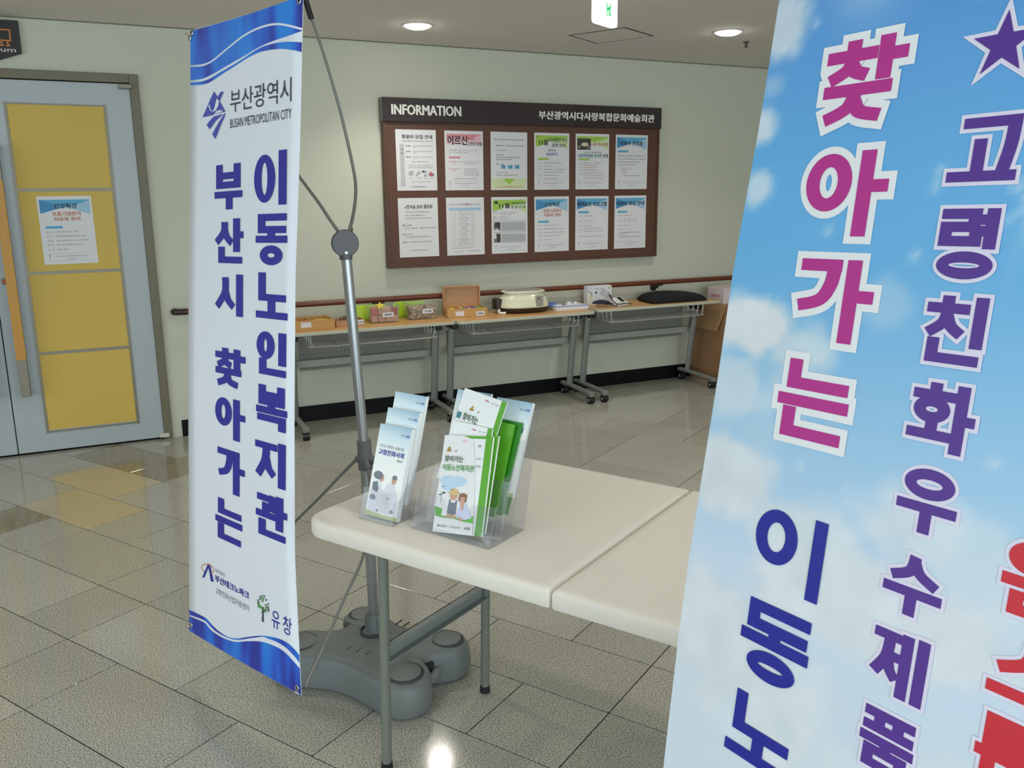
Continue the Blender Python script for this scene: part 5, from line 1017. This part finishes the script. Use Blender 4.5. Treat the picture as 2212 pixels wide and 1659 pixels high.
MB().tube(cubic([(-.19, -.03, .028), (-.205, -.06, .012), (-.19, -.09, .010), (-.17, -.105, .012)], 5), .009, 8).build('plug_lead', 'letter_white', pf, True)
# blue and white carton tray
cty = obox('carton_tray', 'shallow blue and white carton of small parts beside the cream bath', 'tray', 2.915, -.345, .262, .150, .030, -.02, .004, 'box_white'); MB().box(.0, .262, -.0002, .150, .0265, .0305).build('rim', 'box_blue', cty)
MB().box(.006, .256, .006, .144, .0306, .0315).build('liner', 'box_white', cty)
MB().box(-.012, .05, .10, .165, .018, .044).build('end_flap', 'box_blue', cty)
for k, (x, y, s_, m_, lb_) in enumerate([(.150, .09, .018, 'device_white', 'small white roller lying on the blue and white carton, nearer the bath'), (.205, .095, .014, 'device_white', 'small white cap lying on the blue and white carton, nearer the upright box'), (.09, .06, .012, 'lcd', 'olive pad lying on the blue and white carton')]):
    small('small_part', lb_, 'part', MB().lathe([(.001, 0), (s_, 0), (s_, s_ * .8), (s_ * .7, s_), (.001, s_)], 14), m_, rel(cty, x, y, .0316), 0, smooth=True)
# upright white product box
wbx = thing('product_box', 'upright white product box with green cross marks below the handrail', 'box', (3.385, -.132, ZF), -.03)
MB().box(-.105, .105, -.030, .028, .0005, .140).build('carton', 'box_white', wbx, bevel=.001)
plW = lambda u, v, l=0.0: Vector((u, -.0302 - l, v))
poly(wbx, 'print', 'green_ink', [rect(-.042, -.016, .086, .093), rect(-.0325, -.0255, .077, .102), rect(-.097, -.085, .096, .100), rect(-.093, -.089, .088, .108)], plW); poly(wbx, 'print', 'lime_band', [ell(.080, .122, .008, .008)], plW)
poly(wbx, 'print', 'grey_block', [[(.0, .075), (.02, .12), (.055, .11), (.04, .06)], [(.045, .05), (.06, .10), (.09, .09), (.085, .045)]], plW); poly(wbx, 'print', 'ink2', [[(-.08, .095), (-.065, .095), (-.062, .065), (-.068, .060), (-.070, .082)]], plW); poly(wbx, 'print', 'photo_light', [ell(-.078, .062, .014, .02)], plW)
text(wbx, 'print', 'ink3', [('저주파 치료기', -.045, .03, .112, .124, .02), ('건강 지압', -.100, -.060, .112, .124, .02)], plW)
# dark massager, blood pressure monitor, lime cloth
def blob(rx, ry, rz_, n=18, m_=9, mtx=None, p=1.0, fz=0.0):
    rings = []
    for j in range(m_ + 1):
        a = -math.pi / 2 + math.pi * j / m_; rings.append([(rx * max(.02, math.cos(a)) * math.cos(2 * math.pi * i / n), ry * max(.02, math.cos(a)) * math.sin(2 * math.pi * i / n), max(fz, rz_ * math.sin(a))) for i in range(n)])
    return MB().rings(rings, mtx=mtx)
ms = thing('hand_massager', 'dark navy slipper-shaped massager lying in front of the upright white box', 'massager', (3.325, -.285, ZF), -.25)
blob(.072, .036, .024, mtx=Matrix.Translation((0, 0, .0245))).build('body', 'navy', ms, 'all'); blob(.035, .022, .012, mtx=Matrix.Translation((.060, 0, .014))).build('tip', 'rubber', ms, 'all')
gc = thing('lime_cloth', 'small olive-lime pouch behind the dark massager', 'pouch', (3.395, -.170, ZF), 0); blob(.045, .028, .018, mtx=Matrix.Translation((0, 0, .0185))).build('body', 'lcd', gc, 'all')
bpm = thing('pressure_monitor', 'white wedge blood pressure monitor with black screen and grey tube', 'monitor', (3.480, -.300, ZF), .35)
mb = MB(); mb.add([(-.062, -.045, .001), (.062, -.045, .001), (.062, .045, .001), (-.062, .045, .001), (-.058, -.042, .016), (.058, -.042, .016), (.058, .042, .062), (-.058, .042, .062)], [(0, 3, 2, 1), (4, 5, 6, 7), (0, 1, 5, 4), (1, 2, 6, 5), (2, 3, 7, 6), (3, 0, 4, 7)]); mb.build('body', 'device_white', bpm, bevel=.006)
mb = MB(); mb.add([(-.005, -.018, .0300), (.040, -.018, .0300), (.040, .034, .0585), (-.005, .034, .0585)], [(0, 1, 2, 3)]); mb.build('screen', 'rubber', bpm)
MB().tube(cubic([(-.055, .03, .05), (-.075, .04, .085), (-.105, .02, .082), (-.110, -.02, .045), (-.085, -.045, .022), (-.02, -.056, .022), (.05, -.058, .014), (.078, -.052, .008)], 6), .0045, 8).build('tube', 'cable', bpm, True)
MB().tube(cubic([(-.085, -.045, .022), (-.120, -.060, .016), (-.150, -.058, .018)], 5), .0045, 8).build('tube', 'cable', bpm, True)
# black cushion
cu = thing('seat_cushion', 'black knobbly seat cushion lying under the handrail bracket', 'cushion', (3.985, -.225, ZF), -.03)
mb = MB(); NC = 26; Hh = {}
for j in range(NC + 1):
    for i in range(NC + 1):
        u, v = i / NC * 2 - 1, j / NC * 2 - 1; sq = (1 - abs(u) ** 5) * (1 - abs(v) ** 5); wid = .245 - .02 * v
        hgt = .012 + .048 * max(0, sq) ** .5 + .006 * max(0, sq) * (math.sin(i * 1.6) * math.sin(j * 1.6)) + .010 * math.exp(-((u + .1) ** 2) * 6) * max(0, v)
        mb.v.append((wid * u * (1 - .06 * v * v), .155 * v * (1 - .05 * u * u), hgt))
for j in range(NC):
    for i in range(NC): a = j * (NC + 1) + i; mb.f.append((a, a + 1, a + NC + 2, a + NC + 1))
k = len(mb.v); edge = [i for i in range(NC + 1)] + [j * (NC + 1) + NC for j in range(1, NC + 1)] + [NC * (NC + 1) + i for i in range(NC - 1, -1, -1)] + [j * (NC + 1) for j in range(NC - 1, 0, -1)]
for e in edge: x, y, z = mb.v[e]; mb.v.append((x * .97, y * .97, .001))
for i in range(len(edge)): mb.f.append((edge[i], k + i, k + (i + 1) % len(edge), edge[(i + 1) % len(edge)]))
mb.f.append(tuple(k + i for i in range(len(edge)))[::-1]); mb.build('pad', 'black_fab', cu, 'all')
# carton with hanging flap and a small printed carton on it
ct = thing('cardboard_carton', 'tall brown cardboard carton with a hanging flap at the end of the tables', 'box', (4.62, -.235, 0))
for a in ((4.372, 4.378, -.45, -.02), (4.862, 4.868, -.45, -.02), (4.378, 4.862, -.45, -.444), (4.378, 4.862, -.026, -.02)): MB().box(a[0], a[1], a[2], a[3], .001, .640).build('side', 'cardboard', ct, world=True)
MB().box(4.378, 4.862, -.444, -.026, .630, .636).build('top', 'cardboard_in', ct, world=True)
mb = MB(); mb.add([(4.371, -.445, .640), (4.371, -.025, .640), (4.350, -.06, .425), (4.350, -.36, .425), (4.368, -.445, .641), (4.368, -.025, .641), (4.346, -.06, .425), (4.346, -.36, .425)], [(0, 1, 2, 3), (7, 6, 5, 4), (0, 3, 7, 4), (1, 5, 6, 2), (2, 6, 7, 3), (0, 4, 5, 1)]); mb.build('flap', 'cardboard_in', ct, world=True)
pk = thing('printed_carton', 'small pinkish-white carton with red marks standing on the cardboard carton', 'box', (4.40, -.36, .6365), -.02)
MB().box(0, .20, 0, .20, .0005, .125).build('carton', 'pinkbox', pk, bevel=.002)
plK = lambda u, v, l=0.0: Vector((u, -.0004 - l, v))
poly(pk, 'print', 'red_ink', [rect(.06, .075, .050, .072), rect(.088, .100, .050, .068), rect(.112, .125, .052, .07), rect(.136, .148, .052, .07)], plK)
plK2 = lambda u, v, l=0.0: Vector((-.0004 - l, .2 - u, v))
poly(pk, 'print', 'red_ink', [rect(.05, .065, .050, .072), rect(.078, .092, .050, .068), rect(.105, .120, .052, .07), rect(.133, .147, .052, .07)], plK2)

o = tag(MB().lathe([(.0035, .0006), (.004, .002), (.001, .0035)], 6).build('paper_scrap', 'paper'), 'tiny white paper scrap lying on the floor tiles in the near corner', 'scrap'); o.location = (-0.2024, -2.9108, 0)

# ================================================================== turn the collected lettering into flat meshes
need = {}
for J in JOBS:
    for it in J[3]: need[it[0]] = None
cnt = {}
for st in need:
    for ch in set(st): cnt[ch] = cnt.get(ch, 0) + 1
title = {ch for J in JOBS for it in J[3] if (it[4] - it[3]) > .0115 or J[0].name.startswith(('leaflet', 'storage', 'pole')) for ch in it[0]}
pool = [ch for ch in sorted(cnt, key=lambda q: (-cnt[q], q)) if '가' <= ch <= '힣' and (ch in title or cnt[ch] >= 5)]
sub = {ch: (pool[(ord(ch) * 7) % len(pool)] if '가' <= ch <= '힣' and ch not in title and cnt[ch] < 5 else ch) for ch in cnt}
need = {''.join(sub[ch] for ch in st): None for st in need}
keys = list(need); c = bpy.data.curves.new('t', 'FONT'); c.body = '\n'.join(keys); c.space_line = 3.0; c.resolution_u = 2
o = bpy.data.objects.new('t', c); COL.objects.link(o); bpy.context.view_layer.update(); dg = bpy.context.evaluated_depsgraph_get()
me = bpy.data.meshes.new_from_object(o.evaluated_get(dg)); co = [(v.co.x, v.co.y) for v in me.vertices]
line = lambda y: int(round((.30 - y) / 3.0)); byl = {}
for p in me.polygons: byl.setdefault(line(co[p.vertices[0]][1]), []).append(tuple(p.vertices))
for n_, key in enumerate(keys):
    fs0 = byl.get(n_, []); ids = sorted({i for f in fs0 for i in f}); ix = {i: k for k, i in enumerate(ids)}
    need[key] = ([(co[i][0], co[i][1] + 3.0 * n_) for i in ids], [tuple(ix[i] for i in f) for f in fs0])
bpy.data.objects.remove(o); bpy.data.curves.remove(c); bpy.data.meshes.remove(me)
for (parent, name, m, items, pl, lift, world) in JOBS:
    mb = MB()
    for (st, x0, x1, y0, y1, b) in items:
        vs, fs = need[''.join(sub[ch] for ch in st)]
        if not vs: continue
        xa, xb, ya, yb = min(v[0] for v in vs), max(v[0] for v in vs), min(v[1] for v in vs), max(v[1] for v in vs)
        sy = (y1 - y0) / (yb - ya); sx = (x1 - x0) / (xb - xa) if x1 is not None else sy; g_ = b * .9
        for q_, (dx, dy) in enumerate([(0, 0)] if b < .015 else [(-g_, 0), (g_, 0), (0, g_ * .5), (0, -g_ * .5)]):
            mb.add([tuple(pl(x0 + (v[0] - xa) * sx + dx * sx, y0 + (v[1] - ya) * sy + dy * sy, lift + .00006 * q_)) for v in vs], fs)
    if mb.v: mb.build(name, m, parent, world=world)
